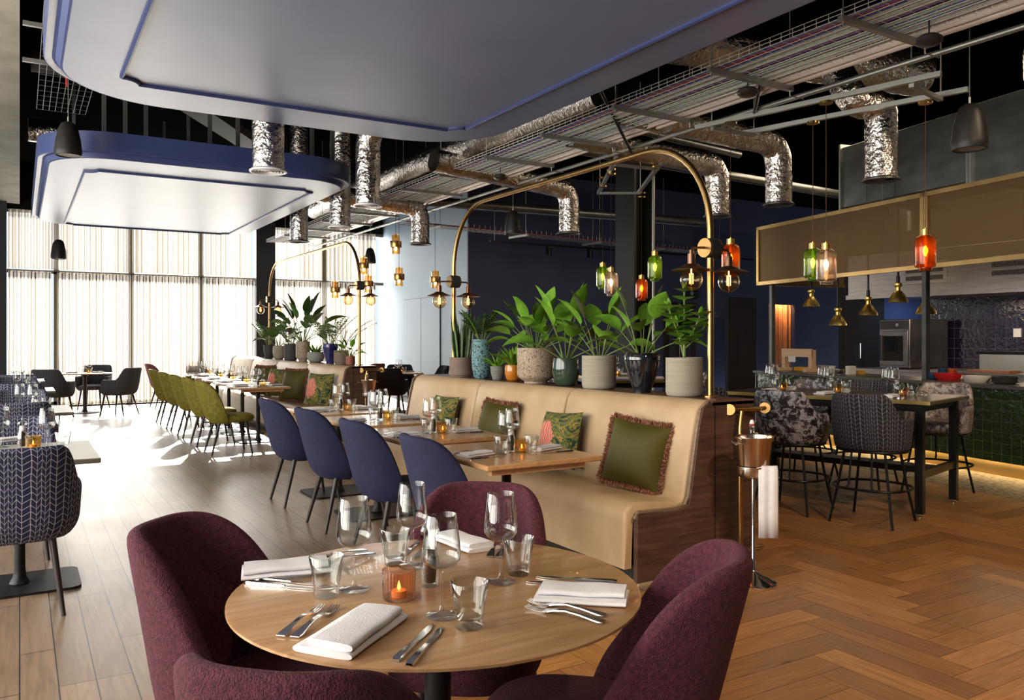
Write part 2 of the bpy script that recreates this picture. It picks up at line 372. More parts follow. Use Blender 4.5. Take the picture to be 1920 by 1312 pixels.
# ---------------------------------------------------------------- camera
cd=bpy.data.cameras.new('camera'); cam=bpy.data.objects.new('camera',cd); C.objects.link(cam)
cam.location=(0,0,H); cam.rotation_euler=(PI/2,0,-YAW); cd.sensor_width=36; cd.lens=36*F/1920; cd.shift_y=-(656-HY)/1920; cd.clip_start=.05; cd.clip_end=200
sc.camera=cam
# ---------------------------------------------------------------- room shell
def slab(name,x0,y0,z0,x1,y1,z1,m): return struct(MB().box(x0,y0,z0,x1,y1,z1).build(name,m))
WY=19.2     # window wall
NY=14.65    # navy wall
slab('floor_planks',-3.4,-4,-.1,1.25,WY+.3,0,M_plank)
slab('floor_planks',1.25,3.5,-.1,3.9,WY+.3,0,M_plank)
slab('floor_planks',3.9,14,-.1,8,WY+.3,0,M_plank)
# herringbone floor: planks parallel to the two grid directions
def herring_floor(name,clip):
    mb=MB(); tones=[]; L=.75;W=.15; x0,y0,x1,y1=clip
    def plank(ax,ay,bx,by,hor):
        a_,b_=max(ax,x0),min(bx,x1); c_,d_=max(ay,y0),min(by,y1)
        if b_-a_<.003 or d_-c_<.003: return
        g=.0011; b=len(mb.v); P=((a_+g,c_+g),(b_-g,c_+g),(b_-g,d_-g),(a_+g,d_-g)); mb.v+=[(p[0],p[1],0.) for p in P]
        rr=random.Random(int(ax*1000)*7919+int(ay*1000)); ox,oy=rr.random()*9,rr.random()*9
        u=[(ox+p[0]-ax,oy+p[1]-ay) if hor else (ox+p[1]-ay,oy+p[0]-ax) for p in P]
        mb.face((b,b+1,b+2,b+3),u); r=rr.uniform(.66,1.2); tones.append((r,r*rr.uniform(.94,1.02),r*rr.uniform(.85,1.05),1))
    # lattice a=(W,W), b=(L,-L)
    for i in range(-260,260):
        for j in range(-60,60):
            X=i*W+j*L; Y=i*W-j*L
            if x0-2<X<x1+1 and y0-2<Y<y1+2:
                plank(X,Y,X+L,Y+W,True)            # lying along x
                plank(X+L,Y-L+W,X+L+W,Y+W,False)     # standing along y
    o=mb.build(name,M_hbone); me=o.data; at=me.attributes.new('tone','FLOAT_COLOR','CORNER'); i=0
    for p,tn in zip(me.polygons,tones):
        for k in range(p.loop_total): at.data[i].color=tn; i+=1
    return struct(o)
def strip_under(x0,y0,x1,y1): slab('floor_screed',x0,y0,-.1,x1,y1,-.004,mat('floor_joint',(.02,.012,.008),.8))
HB=[(3.9,-4,9.2,14.0),(1.25,-4,3.9,3.5)]
strip_under(3.9,-4,20,14.0); strip_under(1.25,-4,3.9,3.5)
for c in HB: herring_floor('floor_herringbone',c)
# ---------------------------------------------------------------- walls, window, ceiling
slab('wall_window_left',-3.6,WY,0,-.23,WY+.3,5.2,M_grey)
slab('wall_window_head',-.23,WY,4.0,7.8,WY+.3,5.2,mat('dark_bulkhead',(.012,.011,.010),.9,spec=.1))
slab('wall_blue',7.8,14.70,0,8.1,WY+.3,5.2,M_lblue)
def wallY(name,y,x0,x1,m,t=.3,z1=5.2,z0=0): return slab(name,x0,y,z0,x1,y+t,z1,m)
# navy wall with a doorway for the orange curtain
xa=14.65*ray(1441,0)[0]/ray(1441,0)[1]; xb=14.65*ray(1490,0)[0]/ray(1490,0)[1]
wallY('wall_navy',NY,7.8,8.4,M_navy,t=.05); wallY('wall_navy',NY,8.4,xa,M_navy,t=.1); wallY('wall_navy',NY,xb,24,M_navy,t=.1); wallY('wall_navy',NY,xa,xb,M_navy,t=.1,z0=2.28)
slab('wall_passage',xa-.5,NY+1.6,0,xb+2,NY+1.8,3,mat('passage_wall',(.35,.22,.12),.8))
slab('wall_passage',xb+1.,NY+.3,0,xb+1.1,NY+1.6,3,M_navy); slab('wall_passage',xa-.7,NY+.3,0,xa-.6,NY+1.6,3,M_navy)
slab('ceiling_passage',xa-.7,NY+.3,2.9,xb+1.1,NY+1.8,3.,M_ceil)
slab('wall_left',-3.6,-4,0,-3.4,WY,.5,M_beige); slab('wall_left',-3.6,-4,3.6,-3.4,WY,5.2,M_beige)
for y in (-4,-.3,3.4,7.1,10.8,14.5,18.9): slab('wall_left',-3.6,y,.5,-3.4,y+.3,3.6,M_beige)
slab('wall_back',-3.6,-4.2,0,24,-4,5.2,M_navy)
slab('wall_right',24,-4.2,0,24.2,WY,5.2,M_navy)
slab('ceiling',-3.6,-4.2,4.9,24.2,WY+.3,5.2,M_ceil)
slab('ceiling_soffit',-3.4,-4,4.1,.0,WY,4.2,M_beige); slab('ceiling_soffit',-.04,-4,4.2,.0,WY,4.9,M_ceil)
# window wall: mullions, transom, glass, sill
mx=[-.23,.65,2.05,3.47,4.63,5.05,6.19,7.75]
fr=MB()
for x in (.65,2.05,3.47,6.3): fr.box(x-.055,WY,.02,x+.055,WY+.14,4.)
fr.box(-.23,WY,3.93,7.8,WY+.14,4.); fr.box(-.23,WY,.0,7.8,WY+.14,.10); fr.box(-.23,WY,2.72,7.8,WY+.12,2.79)
wf=struct(fr.build('window_1',M_mull))
g=MB(); b0=len(g.v); g.v+=[(-.23,WY+.06,.1),(7.8,WY+.06,.1),(7.8,WY+.06,3.95),(-.23,WY+.06,3.95)]; g.face((0,1,2,3)); g.build('window_pane',M_glass,wf)
slab('wall_column',4.6,WY-.34,0,5.03,WY-.02,4.05,M_grey)
slab('wall_column',-.5,WY-.3,0,-.22,WY-.02,4.1,M_grey)
struct(MB().box(-.23,WY-.22,0,7.8,WY,.035).build('trim_1',mat('sill_bronze',(.10,.08,.05),.4)))
# sheer curtains with overlapping pleats (upper and lower tiers)
def sheer():
    m=bpy.data.materials.new('sheer_voile'); m.use_nodes=True; t=NT(m); t.n.clear(); o=t.new('ShaderNodeOutputMaterial')
    tr=t.new('ShaderNodeBsdfTransparent'); tr.inputs[0].default_value=(.98,.97,.95,1)
    tl=t.new('ShaderNodeBsdfTranslucent'); tl.inputs[0].default_value=(.31,.28,.24,1); df=t.new('ShaderNodeBsdfDiffuse'); df.inputs[0].default_value=(.31,.28,.24,1)
    a=t.new('ShaderNodeMixShader',inp={0:.4}); t.link(tl.outputs[0],a.inputs[1]); t.link(df.outputs[0],a.inputs[2])
    b=t.new('ShaderNodeMixShader',inp={0:.60}); t.link(tr.outputs[0],b.inputs[1]); t.link(a.outputs[0],b.inputs[2]); t.link(b.outputs[0],o.inputs[0]); return m
M_sheer=sheer()
def curtain(name,x0,x1,z0,z1,y,label,pitch=.105,wob=.5,seed=1,m=None,parent=None):
    r=random.Random(seed); mb=MB(); rows=[[],[],[]]; n=int((x1-x0)/pitch); K=10; zz=(z0,lerp(z0,z1,.5),z1)
    ph=[r.uniform(.6,1.3) for _ in range(n+1)]; sh=[r.uniform(-.03,.03) for _ in range(n+1)]
    for i in range(n*K+1):
        u=i/K; k=int(u); th=2*PI*u; a=ph[min(k,n)]
        for q in range(3):
            x=x0+pitch*u+.030*a*math.sin(2*th)+(sh[min(k,n)]*wob if q==0 else 0)*math.sin(PI*(u-k)); yy=y+.045*a*math.sin(th)
            rows[q].append((x,yy,zz[q]))
    mb.loops(rows,closed_ring=False); o=mb.build(name,m or M_sheer,parent,sharp=80)
    if parent is None: tag(o,label,'curtain','sheer curtains along the window wall')
    return o
sg=[(-.2,.65),(.65,2.05),(2.05,3.47),(3.47,4.6),(5.05,6.3),(6.3,7.62)]
nm=['beside the far left column','behind the chevron chairs','left of the green chairs','behind the green chairs','behind the far arch lamp','beside the pale blue wall']
for i,(a,b) in enumerate(sg):
    curtain('sheer_curtain',a,b,2.80,3.98,WY-.12,'pleated upper sheer curtain tier '+nm[i],.105,0,i)
    lc_=curtain('sheer_curtain',a,b,.03,2.74,WY-.12,'long lower sheer curtain '+nm[i],.125,1,i+9)
    ht=curtain('heading_tape',a,b,2.60,2.745,WY-.125,'',.125,0,i+9,parent=lc_)
tag(MB().tube([(-.2,WY-.12,2.77),(4.6,WY-.12,2.77)],.012).build('curtain_rail',M_mull),'thin curtain rail across the window, left of the grey column','curtain rail')
tag(MB().tube([(5.05,WY-.12,2.77),(7.62,WY-.12,2.77)],.012).build('curtain_rail',M_mull),'thin curtain rail across the window, right of the grey column','curtain rail')
# double cupboard doors in the pale blue wall
def yat(px,x=7.8): r=ray(px,0); return x*r[1]/r[0]
y1,y2,y3=yat(757),yat(791),yat(826)
struct(MB().box(7.79,y3-.012,.0,7.799,y1+.012,2.315).build('door_frame_shadow_gap',M_black))
dd=MB(); dd.box(7.775,y2+.01,.05,7.8,y1,2.3); dd.box(7.775,y3,.05,7.8,y2-.01,2.3)
struct(dd.build('door_1',M_lblue)); 
# dark double door with vision panels on the navy wall + exit sign
def xn(px,y=NY): r=ray(px,0); return y*r[0]/r[1]
dx0,dx1=xn(1243),xn(1302); dm=mat('dark_door',(.03,.018,.016),.4)
d2=struct(MB().box(dx0,NY-.04,0,(dx0+dx1)/2-.01,NY,2.25).box((dx0+dx1)/2+.01,NY-.04,0,dx1,NY,2.25).build('door_2',dm))
for k in (0,1):
    c=lerp(dx0,dx1,.25+.5*k); MB().box(c-.09,NY-.05,.9,c+.09,NY-.04,1.9).build('door_glass',mat('vision_glass',(.06,.06,.07),.1),d2)
    MB().tube([(lerp(dx0,dx1,.44+.12*k),NY-.1,.85),(lerp(dx0,dx1,.44+.12*k),NY-.1,1.25)],.014).build('door_handle',M_steel,d2)
ex=thing('exit_sign','small dark exit sign with a down arrow above the dark door','sign',((dx0+dx1)/2+.35,NY-.05,2.5))
MB().cbox((0,0,0),.36,.05,.3).build('sign_box',mat('sign_dark',(.012,.02,.016),.4),ex)
ar=MB(); ar.prism([(-.02,.1),(.02,.1),(.02,0),(.07,0),(0,-.09),(-.07,0),(-.02,0)],0,.004,Matrix.Translation((0,-.026,0))@Matrix.Rotation(PI/2,4,'X'))
ar.build('arrow',mat('sign_white',(.25,.3,.3),.5),ex)
# orange curtain in the doorway
oc=curtain('doorway_curtain',xa+.0,xb+.85,.02,2.85,NY+.5,None,.16,0,3,noisy('orange_drape',(.45,.17,.07),(.55,.24,.10),5,.8))
tag(oc,'orange pleated drape in the lit doorway behind the kitchen counter','curtain'); oc.pop('group',None)
# kitchen walls
KX=14.
slab('wall_tiled',KX,-2,0,KX+.3,8.75,4.9,M_ptile)
slab('wall_kitchen',15.2,10.4,0,17.6,10.6,4.9,noisy('kitchen_blue',(.06,.11,.30),(.07,.125,.33),2,.6))
slab('wall_kitchen_return',xn(1590,10.4),10.4,0,15.2,10.62,4.9,mat('dark_passage',(.02,.02,.022),.6))
xk=xn(1592,10.3); d3=struct(MB().box(xk,10.36,0,xk+.42,10.4,2.4).build('door_3',dm)); MB().tube([(xk+.36,10.3,1.0),(xk+.36,10.3,1.3)],.015).build('door_handle',M_steel,d3)
slab('wall_partition',xn(1366,13.5),13.5,0,xn(1418,13.5),13.6,2.35,mat('brown_partition',(.035,.028,.028),.7))
# steel columns
bx=DP(1190,500,12.6); sb=MB(); sb.box(-.2,-.02,0,.2,.02,4.9); sb.box(-.22,-.2,0,-.18,.2,4.9); sb.box(.18,-.2,0,.22,.2,4.9)
so=struct(sb.build('wall_steel_column',noisy('dark_steel_paint',(.010,.011,.010),(.016,.017,.016),2,.5),loc=(bx[0],bx[1],0),rot=(0,0,.12)))
tag(MB().tube([(0,0,0),(0,0,4.9)],.022).build('vertical_pipe',M_zinc,loc=(bx[0]-.1,bx[1]-.55,0)),'bright vertical pipe in front of the dark steel column','pipe')
# ---------------------------------------------------------------- chairs
def shell(W,D,zb,topf,th,phi,lean=.10,p=.75,tuck=.05,n=44,flare=.03,nz=7,yo=0.):
    """upholstered wrap-round shell; back at -y, open to +y; topf(s) gives rim height for s in -1..1"""
    mb=MB(); L=[];UV=[]; u=0;prev=None
    for i in range(n+1):
        s=-1+2*i/n; a=s*phi; sn,cs=math.sin(a),math.cos(a)
        bx_,by_=W/2*spw(sn,p),-D/2*spw(cs,p)
        nx,ny=sn,-cs; h=topf(s); e=1-sstep(.9,1.,abs(s))*.55; t=th*e
        if prev: u+=math.hypot(bx_-prev[0],by_-prev[1])
        prev=(bx_,by_)
        def off(z):
            v=(z-zb)/.5; q=max(0,1-(z-zb)/.10)
            ln=lean*v*max(0,cs)**1.2
            return (bx_+nx*(flare*v-tuck*q*q), by_+ny*(flare*v-tuck*q*q)-ln+yo)
        ring=[];uv=[]
        zt=h-t*.5
        for k in range(nz+1):
            z=lerp(zb,zt,k/nz); x,y=off(z); ring.append((x,y,z)); uv.append((u,z))
        x0_,y0_=off(zt)
        for k in range(1,5):
            a2=PI*k/5; x=x0_-nx*t*.5*(1-math.cos(a2)); y=y0_-ny*t*.5*(1-math.cos(a2)); ring.append((x,y,zt+t*.5*math.sin(a2))); uv.append((u,zt+t*a2/2))
        for k in range(nz+1):
            z=lerp(zt,zb,k/nz); x,y=off(z); ring.append((x-nx*t,y-ny*t,z)); uv.append((u,2*zt-z+.1))
        L.append(ring);UV.append(uv)
    return mb.loops(L,uvs=UV)
def pad(W,D,z0,z1,p=.7,yo=0.,n=36,dome=.02,r=.03):
    mb=MB(); L=[]
    prof=[(.0,z0),(.6,z0),(.93,z0),(1.,z0+r),(1.,z1-r),(.95,z1-r*.25),(.8,z1+dome*.5),(.4,z1+dome),(0.02,z1+dome)]
    for s_,z in prof:
        L.append([(W/2*s_*spw(math.cos(2*PI*k/n),p),yo+D/2*s_*spw(math.sin(2*PI*k/n),p),z) for k in range(n)])
    UV=[[(q[0],q[1]) for q in ring] for ring in L]
    return mb.loops(L,uvs=UV)
def leg_mb(x0,y0,z0,x1,y1,r0=.019,r1=.011): return MB().tube([(x0,y0,z0),(lerp(x0,x1,.5),lerp(y0,y1,.5),z0/2),(x1,y1,0)],[r0,(r0+r1)/2,r1],12)
def make_chair(name,label,cat,fab,legm,kind):
    t=thing(name,label,cat); top=.895 if kind=='side' else .88; sz=.47
    if kind=='side':      # blue and green side chairs
        f=lambda s: .42+(top-.42)*max(0.,math.cos(min(1,abs(s)**2.15)*PI/2))
        sh=shell(.49,.42,.37,f,.045,math.radians(90),.12,.78,.04,flare=.02,yo=-.05); W=.46
    elif kind=='wide':    # plum dining chairs
        f=lambda s: .42+(top+.01-.42)*max(0.,math.cos(min(1,abs(s)**2.0)*PI/2))
        sh=shell(.49,.47,.36,f,.055,math.radians(100),.13,.72,.035,flare=.0,yo=-.03); W=.46
    elif kind=='arm':
        f=lambda s: (lambda q: lerp(lerp(top-.01,.655,sstep(.30,.56,q)),.50,sstep(.86,1.,q)))(abs(s))
        sh=shell(.60,.54,.37,f,.055,math.radians(128),.08,.72,.05); W=.50
    sh.build('backrest',fab,t,sub=1)
    pad(W,.50,.385,sz,.72,.035).build('seat_cushion',fab,t,sub=1)
    for sx in (-1,1):
        leg_mb(sx*.17,-.15,.39,sx*.22,-.25).build('leg',legm,t); leg_mb(sx*.17,.16,.39,sx*.215,.225).build('leg',legm,t)
    return t
P_blue=Proto(make_chair('dining_chair','x','chair',M_blue,M_leg,'side'))
P_green=Proto(make_chair('dining_chair','x','chair',M_green,M_leg,'side'))
P_plum=Proto(make_chair('dining_chair','x','chair',M_plum,M_leg,'wide'))
P_herr=Proto(make_chair('chevron_armchair','x','chair',M_herr,M_leg,'arm'))
P_herg=Proto(make_chair('chevron_armchair','x','chair',M_herrg,mat('brown_leg',(.07,.035,.02),.4),'arm'))
P_dark=Proto(make_chair('tub_armchair','x','chair',M_dkfab,mat('brown_leg',(.07,.035,.02),.4),'arm'))
P_pink=Proto(make_chair('dining_chair','x','chair',noisy('dusty_rose_velvet',(.16,.05,.05),(.22,.08,.07),30,.8,sheen=.3),M_leg,'side'))
def face(fx,fy): return math.atan2(-fx,fy)
TC=(.935,1.925)
for (dx,dy,r,w) in ((-.72,.69,.47,'plum bouclé dining chair seen edge-on, left of the round table'),(.72,-.69,.40,'plum bouclé dining chair at the round table, right side towards the bench end'),
        (.62,.78,.43,'plum bouclé dining chair behind the round table beside the tan bench'),(-.70,-.71,.53,'plum bouclé dining chair with only its back rim showing in front')):
    P_plum.put((TC[0]+dx*r,TC[1]+dy*r,0),face(-dx,-dy),w,'plum chairs around the round table')
on=['nearest','second','third','fourth']
BC=[(2.02,4.05),(1.98,5.2),(1.97,6.22),(1.96,7.28)]   # filled from leg feet
for i,(x,y) in enumerate([(2.12,3.95),(2.12,4.92),(2.12,5.9),(2.12,6.95)]):
    P_blue.put((x,y-.0,0),face(1,0),'navy velvet dining chair, %s from the round table in its row'%['nearest','second','third','farthest'][i],'navy chairs facing the near bench')
for i,y in enumerate((10.35,11.3,12.35,13.4,14.5)):
    P_green.put((2.2,y,0),face(1,.0),'olive green velvet dining chair, %s in the row of five'%['first and nearest','second','middle one','fourth','last and farthest'][i],'olive chairs facing the far bench')
# ---------------------------------------------------------------- tables
def pedestal(t,h,base,r=.028,m=M_blackm,sx=1,sy=1):
    MB().lathe([(r*1.9,.018),(r*1.25,.05),(r,.10),(r,h-.06),(r*1.6,h-.02)],20,sx=1,sy=1).build('pedestal',m,t)
    b=MB()
    if base=='round': b.lathe([(.0,.0),(.25,0),(.25,.012),(.2,.018),(.0,.026)],36)
    else: b.prism(rrect(-.30*sx,-.24*sy,.30*sx,.24*sy,.06),0,.014)
    b.build('base_plate',m,t)
def make_table(name,label,W,D,top_m,base='rect',th=.028,h=.75,under=True):
    t=thing(name,label,'table'); MB().prism(rrect(-W/2,-D/2,W/2,D/2,.012,3),h-th,h).build('tabletop',top_m,t,bevel=.006)
    for s_ in (-1,1) if under else (): MB().box(-W/2+.05,s_*(D/2-.06)-.02,h-th-.032,W/2-.10,s_*(D/2-.06)+.02,h-th).build('runner',top_m,t)
    MB().cbox((0,0,h-th-.006),.3,.3,.012).build('mounting_plate',M_blackm,t)
    pedestal(t,h-th-.01,base); return t
# round table in front
rt=thing('round_table','round pale oak dining table laid for four in the foreground','table',(TC[0],TC[1],0))
R=.525
MB().lathe([(0,.726),(R-.05,.726),(R,.742),(R,.748),(R-.006,.75),(0,.75)],96).build('tabletop',M_oak,rt,sharp=25)
MB().box(-.42,-.05,.694,.42,.02,.726).box(-.05,-.42,.694,.02,.42,.726).build('runner',M_oak,rt,bevel=.004); pedestal(rt,.70,'round',.035)
T_bench=Proto(make_table('bistro_table','x',.74,.86,M_oakY,'rect'))
bt_y=[4.04,5.12,6.16,7.18]; BTX=2.40
ph=['nearest oak table along the near bench','second oak table along the near bench','third oak table along the near bench','farthest oak table along the near bench']
for i,y in enumerate(bt_y): T_bench.put((BTX+.03*i,y,0),0,ph[i]+', set for two','oak tables along the near bench')
ph2=['nearest','second','middle','fourth','farthest']
ft_y=[11.3,12.35,13.4,14.45,15.6]
for i,y in enumerate(ft_y): T_bench.put((2.78+.03*i,y,0),0,'%s oak table along the far bench, across from green chairs'%ph2[i],'oak tables along the far bench',(.93,.9,1))
M_grytop=noisy('grey_laminate',(.20,.18,.13),(.25,.22,.17),3,.35)
T_left=Proto(make_table('grey_table','x',.76,.9,M_grytop,'rect',under=False))
lt=[(0.,5.4),(.03,8.6),(.0,12.0),(-.05,14.7)]
for i,(x,y) in enumerate(lt): T_left.put((x,y,0),0,'%s grey-topped table of the row at the left edge'%['nearest','second','third','fourth'][i],'grey tables at the left edge')
lc=[(-.03,4.95,1),(-.06,6.15,-1),(-.02,8.2,1),(0.,9.55,-1),(0.,11.55,1),(-.04,12.9,-1),(-.05,14.2,1)]
ll=['navy chevron armchair with its back to us at the left edge','navy chevron armchair facing us across the nearest grey table','navy chevron armchair tucked into the second grey table, back to us',
 'navy chevron armchair facing us across the second grey table','navy chevron armchair tucked into the third grey table','navy chevron armchair facing us across the third grey table','navy chevron armchair at the fourth grey table']
for (x,y,d),w in zip(lc,ll): P_herr.put((x,y,0),face(0,d),w,'chevron armchairs of the left row')
# far round tables
def make_round(name,lab,R,h=.75,m=M_oakY):
    t=thing(name,lab,'table'); MB().lathe([(0,h-.025),(R-.02,h-.025),(R,h-.01),(R,h-.003),(0,h)],56).build('tabletop',m,t,sharp=25); pedestal(t,h-.03,'round',.033,mat('brown_pedestal',(.06,.035,.025),.4)); return t
T_fr=Proto(make_round('round_table','x',.47))
frt=[(1.05,17.3,'round table beside the sheer curtains with grey chevron armchairs')]
q=DP(747,700,15.6); frt.append((q[0],q[1],'round table in front of the pale blue wall, behind the benches'))
for x,y,w in frt: T_fr.put((x,y,0),0,w)
fc=[(.52,16.35,(.5,.85),'grey chevron armchair with its back to us at the window table'),(1.55,16.45,(-.75,.65),'grey chevron armchair turned sideways, right of the window table'),(1.25,18.1,(-.3,-.7),'grey chevron armchair behind the window table against the curtain')]
for x,y,f,w in fc: P_herg.put((x,y,0),face(*f),w,'chevron armchairs at the window table')
x,y=frt[1][:2]
for dx,dy,w in ((-.42,-.62,'black tub armchair, back to us, left of the table by the blue wall'),(.62,-.1,'dark tub armchair right of the table by the blue wall'),(.3,.66,'dark tub armchair behind the table by the blue wall'),(.95,-.75,'black tub armchair nearest the snake plant by the blue wall')):
    P_dark.put((x+dx,y+dy,0),face(-dx,-dy),w,'dark tub armchairs by the blue wall')
for px,d,f,w in ((311,16.6,(1,.1),'dusty rose chair behind the farthest green chair'),(488,17.7,(-1,0),'dusty rose chair beyond the far end of the far bench'),(690,16.7,(-.3,.9),'dusty rose chair behind the far bench, near its near end'),(374,18.,(.1,-1),'dusty rose chair facing us near the curtain behind the long row')):
    p=DP(px,700,d); P_pink.put((p[0],p[1],0),face(*f),w,'dusty rose chairs near the windows')
# ---------------------------------------------------------------- benches
def make_bench(name,label,y0,y1,X0,nsec,top=1.02,depth=1.0):
    """seat front at X0, back leaning to the ledge; runs from y0 (near) to y1"""
    t=thing(name,label,'bench',(X0,y0,0)); L=y1-y0
    outer=[(0,.09),(0,.36),(.006,.41),(.03,.445),(.07,.462),(.25,.452),(.385,.437),(.425,.445),(.45,.475),(.475,.60),(.515,.80),(.55,.95),(.575,.995),(.62,1.022),(.66,1.025)]
    inner=[(.66,.96),(.60,.94),(.57,.90),(.535,.78),(.50,.6),(.47,.43),(.40,.385),(.25,.385),(.10,.385),(.06,.35),(.05,.09)]
    prof=outer+inner; cx=sum(p[0] for p in prof)/len(prof); cz=sum(p[1] for p in prof)/len(prof)
    for k in range(nsec):
        a=L*k/nsec+.006; b=L*(k+1)/nsec-.006; mb=MB(); R_=[]
        def ring(y,ins):
            out=[]
            n=len(outer)
            for i,(x,z) in enumerate(prof):
                if i<n and 0<i<n-1:
                    # inset the padded face at the section ends (rounded seams)
                    x0,z0=outer[max(i-1,0)]; x1,z1=outer[min(i+1,n-1)]; dx,dz=x1-x0,z1-z0; l=math.hypot(dx,dz); out.append((x+ins*dz/l,y,z-ins*dx/l))
                else: out.append((x,y,z))
            return out
        for y,ins in ((a,.022),(a+.006,.012),(a+.016,.004),(a+.03,0),((a+b)/2,-.004),(b-.03,0),(b-.016,.004),(b-.006,.012),(b,.022)): R_.append(ring(y,ins))
        mb.loops(R_).build('upholstery_section',M_leath,t,sharp=50)
    pan=[(.06,.0),(.06,.40),(.09,.40),(.38,.395),(.455,.42),(.48,.52),(.54,.88),(.57,.985),(.62,1.01),(.66,1.015),(1.0,1.015),(1.0,0)]
    def panel(nm_,yy0,yy1,m,grow=0):
        mb=MB(); mb.loops([[(x,yy,z) for x,z in pan] for yy in (yy0,yy1)]); return mb.build(nm_,m,t,bevel=.003)
    rim=[(x-.012 if 0<i<9 else x,z+.004 if i in (2,3) else z) for i,(x,z) in enumerate(pan)]
    panel('end_panel',-.035,.0,M_walnut); panel('end_panel',L,L+.035,M_walnut)
    # pale ply edge that follows the seat and back
    for yy in (-.036,L+.001):
        e=MB(); P=[(.0+.05,.09)]+[(.05,.375),(.075,.41),(.36,.40),(.43,.415),(.462,.47),(.53,.85),(.56,.975),(.62,1.022),(.68,1.022)]
        e.tube([(x,yy+.017,z) for x,z in P[1:]],.012,6); e.build('ply_edging',M_ply,t)
    MB().box(.66,0,.02,1.0,L,.985).build('carcass',M_walnut,t)
    MB().box(.64,-.035,.99,1.0,L+.035,1.022).build('ledge',wood('walnut_ledge',(.10,.048,.03),(.17,.085,.05),2.5,.3,(10,1.2,10)),t,bevel=.004)
    MB().box(.12,.03,0,.95,L-.03,.09).build('plinth',mat('plinth_dark',(.02,.015,.012),.6),t)
    MB().box(.66,-.0365,.0,.664,-.034,1.0).build('panel_seam',M_black,t)
    MB().box(.06,-.05,.0,1.,-.035,.012).build('floor_trim',mat('pale_trim',(.45,.33,.2),.5),t)
    return t
B1=make_bench('banquette_bench','long tan leather bench with planted ledge and walnut end, nearest us',3.62,7.75,2.93,3)
B2=make_bench('banquette_bench','tan leather bench with planted ledge farther back by the windows',10.6,17.4,3.2,4)
B2X=3.2
B1X=B1.location.x; B2X=B2.location.x
LX1=B1X+.80; LX2=B2X+.80; CX1=B1X+.33
def XP_(x,px): r=ray(px,0); return x*r[1]/r[0]
A1=(B1X+.88,XP_(B1X+.88,1332),XP_(B1X+.88,851)); A2=(B2X+.88,XP_(B2X+.88,674),XP_(B2X+.88,505)); EXPO=0.
# ---------------------------------------------------------------- tableware prototypes
def one(mb,name,m,cat,**k): return tag(mb.build(name,m,**k),'x',cat)
wg=MB().lathe([(.001,.0),(.037,.0012),(.0385,.003),(.022,.006),(.007,.012),(.0038,.03),(.0034,.10),(.005,.108),(.018,.113),(.035,.121),(.0435,.133),(.0452,.147),(.0435,.168),(.0392,.205),(.0350,.238),(.0344,.2387),(.0340,.238),(.0384,.205),(.0427,.168),(.0443,.147),(.0427,.134),(.034,.1225),(.018,.115),(.001,.1135)],32)
P_wine=Proto(one(wg,'wine_glass',M_glass,'wine glass',sharp=60))
tb=MB().lathe([(.001,0),(.0295,0),(.031,.003),(.0325,.022),(.0438,.102),(.0428,.1035),(.0415,.102),(.032,.034),(.029,.022),(.026,.020),(.001,.0205)],32)
P_tum=Proto(one(tb,'water_tumbler',M_glassT,'tumbler',sharp=60))
# tea-light holder: ribbed glass, tealight cup and flame
def tealight(gm):
    t=thing('tealight_holder','x','candle'); MB().lathe([(.001,0),(.036,0),(.0395,.006),(.0415,.074),(.0402,.074),(.0383,.007),(.001,.006)],120,flute=.022,nf=30).build('ribbed_glass',gm,t,sharp=70)
    MB().lathe([(.001,.006),(.0195,.006),(.0195,.022),(.018,.022),(.0,.019)],20).build('tealight_cup',mat('wax',(.8,.45,.25),.5,emit=(1,.35,.1),es=.12),t)
    MB().lathe([(.0005,.021),(.0045,.026),(.004,.033),(.0005,.045)],10).build('flame',M_flame,t); return t
P_tea=Proto(tealight(M_smokeg)); P_tea2=Proto(tealight(glassmat('pale_ribbed_glass',(.93,.80,.52),.8)))
def mill():
    t=thing('pepper_mill','x','pepper mill'); MB().lathe([(.001,.0),(.021,0),(.022,.004),(.026,.045),(.0255,.07),(.019,.10),(.0185,.108),(.018,.108),(.0165,.10),(.0225,.07),(.0225,.03),(.018,.012),(.001,.01)],24).build('mill_body',M_glassT,t,sharp=60)
    MB().lathe([(.001,.012),(.0145,.012),(.018,.05),(.0165,.075),(.012,.095),(.001,.096)],16).build('peppercorns',noisy('peppercorn',(.01,.006,.005),(.07,.035,.02),200,.7,detail=2),t)
    MB().lathe([(.001,.100),(.0165,.100),(.017,.112),(.0165,.124),(.0145,.128),(.0145,.131)],24).build('white_collar',M_whitep,t)
    MB().lathe([(.0145,.131),(.022,.136),(.0255,.146),(.021,.156),(.010,.161),(.005,.165),(.0065,.172),(.004,.178),(.0,.179)],24).build('mill_cap',M_glassT,t); return t
P_mill=Proto(mill())
def fork():
    mb=MB(); Y=[-.10,-.085,-.04,.0,.03,.042]; Wd=[.011,.0125,.0065,.0048,.008,.0115]; Zs=[.003,.004,.009,.012,.008,.005]
    mb.loops([[(-w,y,z),(w,y,z),(w*.9,y,z+.0022),(-w*.9,y,z+.0022)] for y,w,z in zip(Y,Wd,Zs)])
    mb.loops([[(-w,y,z),(w,y,z),(w,y,z+.002),(-w,y,z+.002)] for y,w,z in ((.042,.0115,.005),(.055,.012,.003))])
    for k in range(4):
        x=-.0095+.0063*k; mb.loops([[(x-.0014,y,z),(x+.0014,y,z),(x+.0014,y,z+.0018),(x-.0014,y,z+.0018)] for y,z in ((.054,.003),(.075,.002),(.095,.005),(.103,.008))])
    return mb
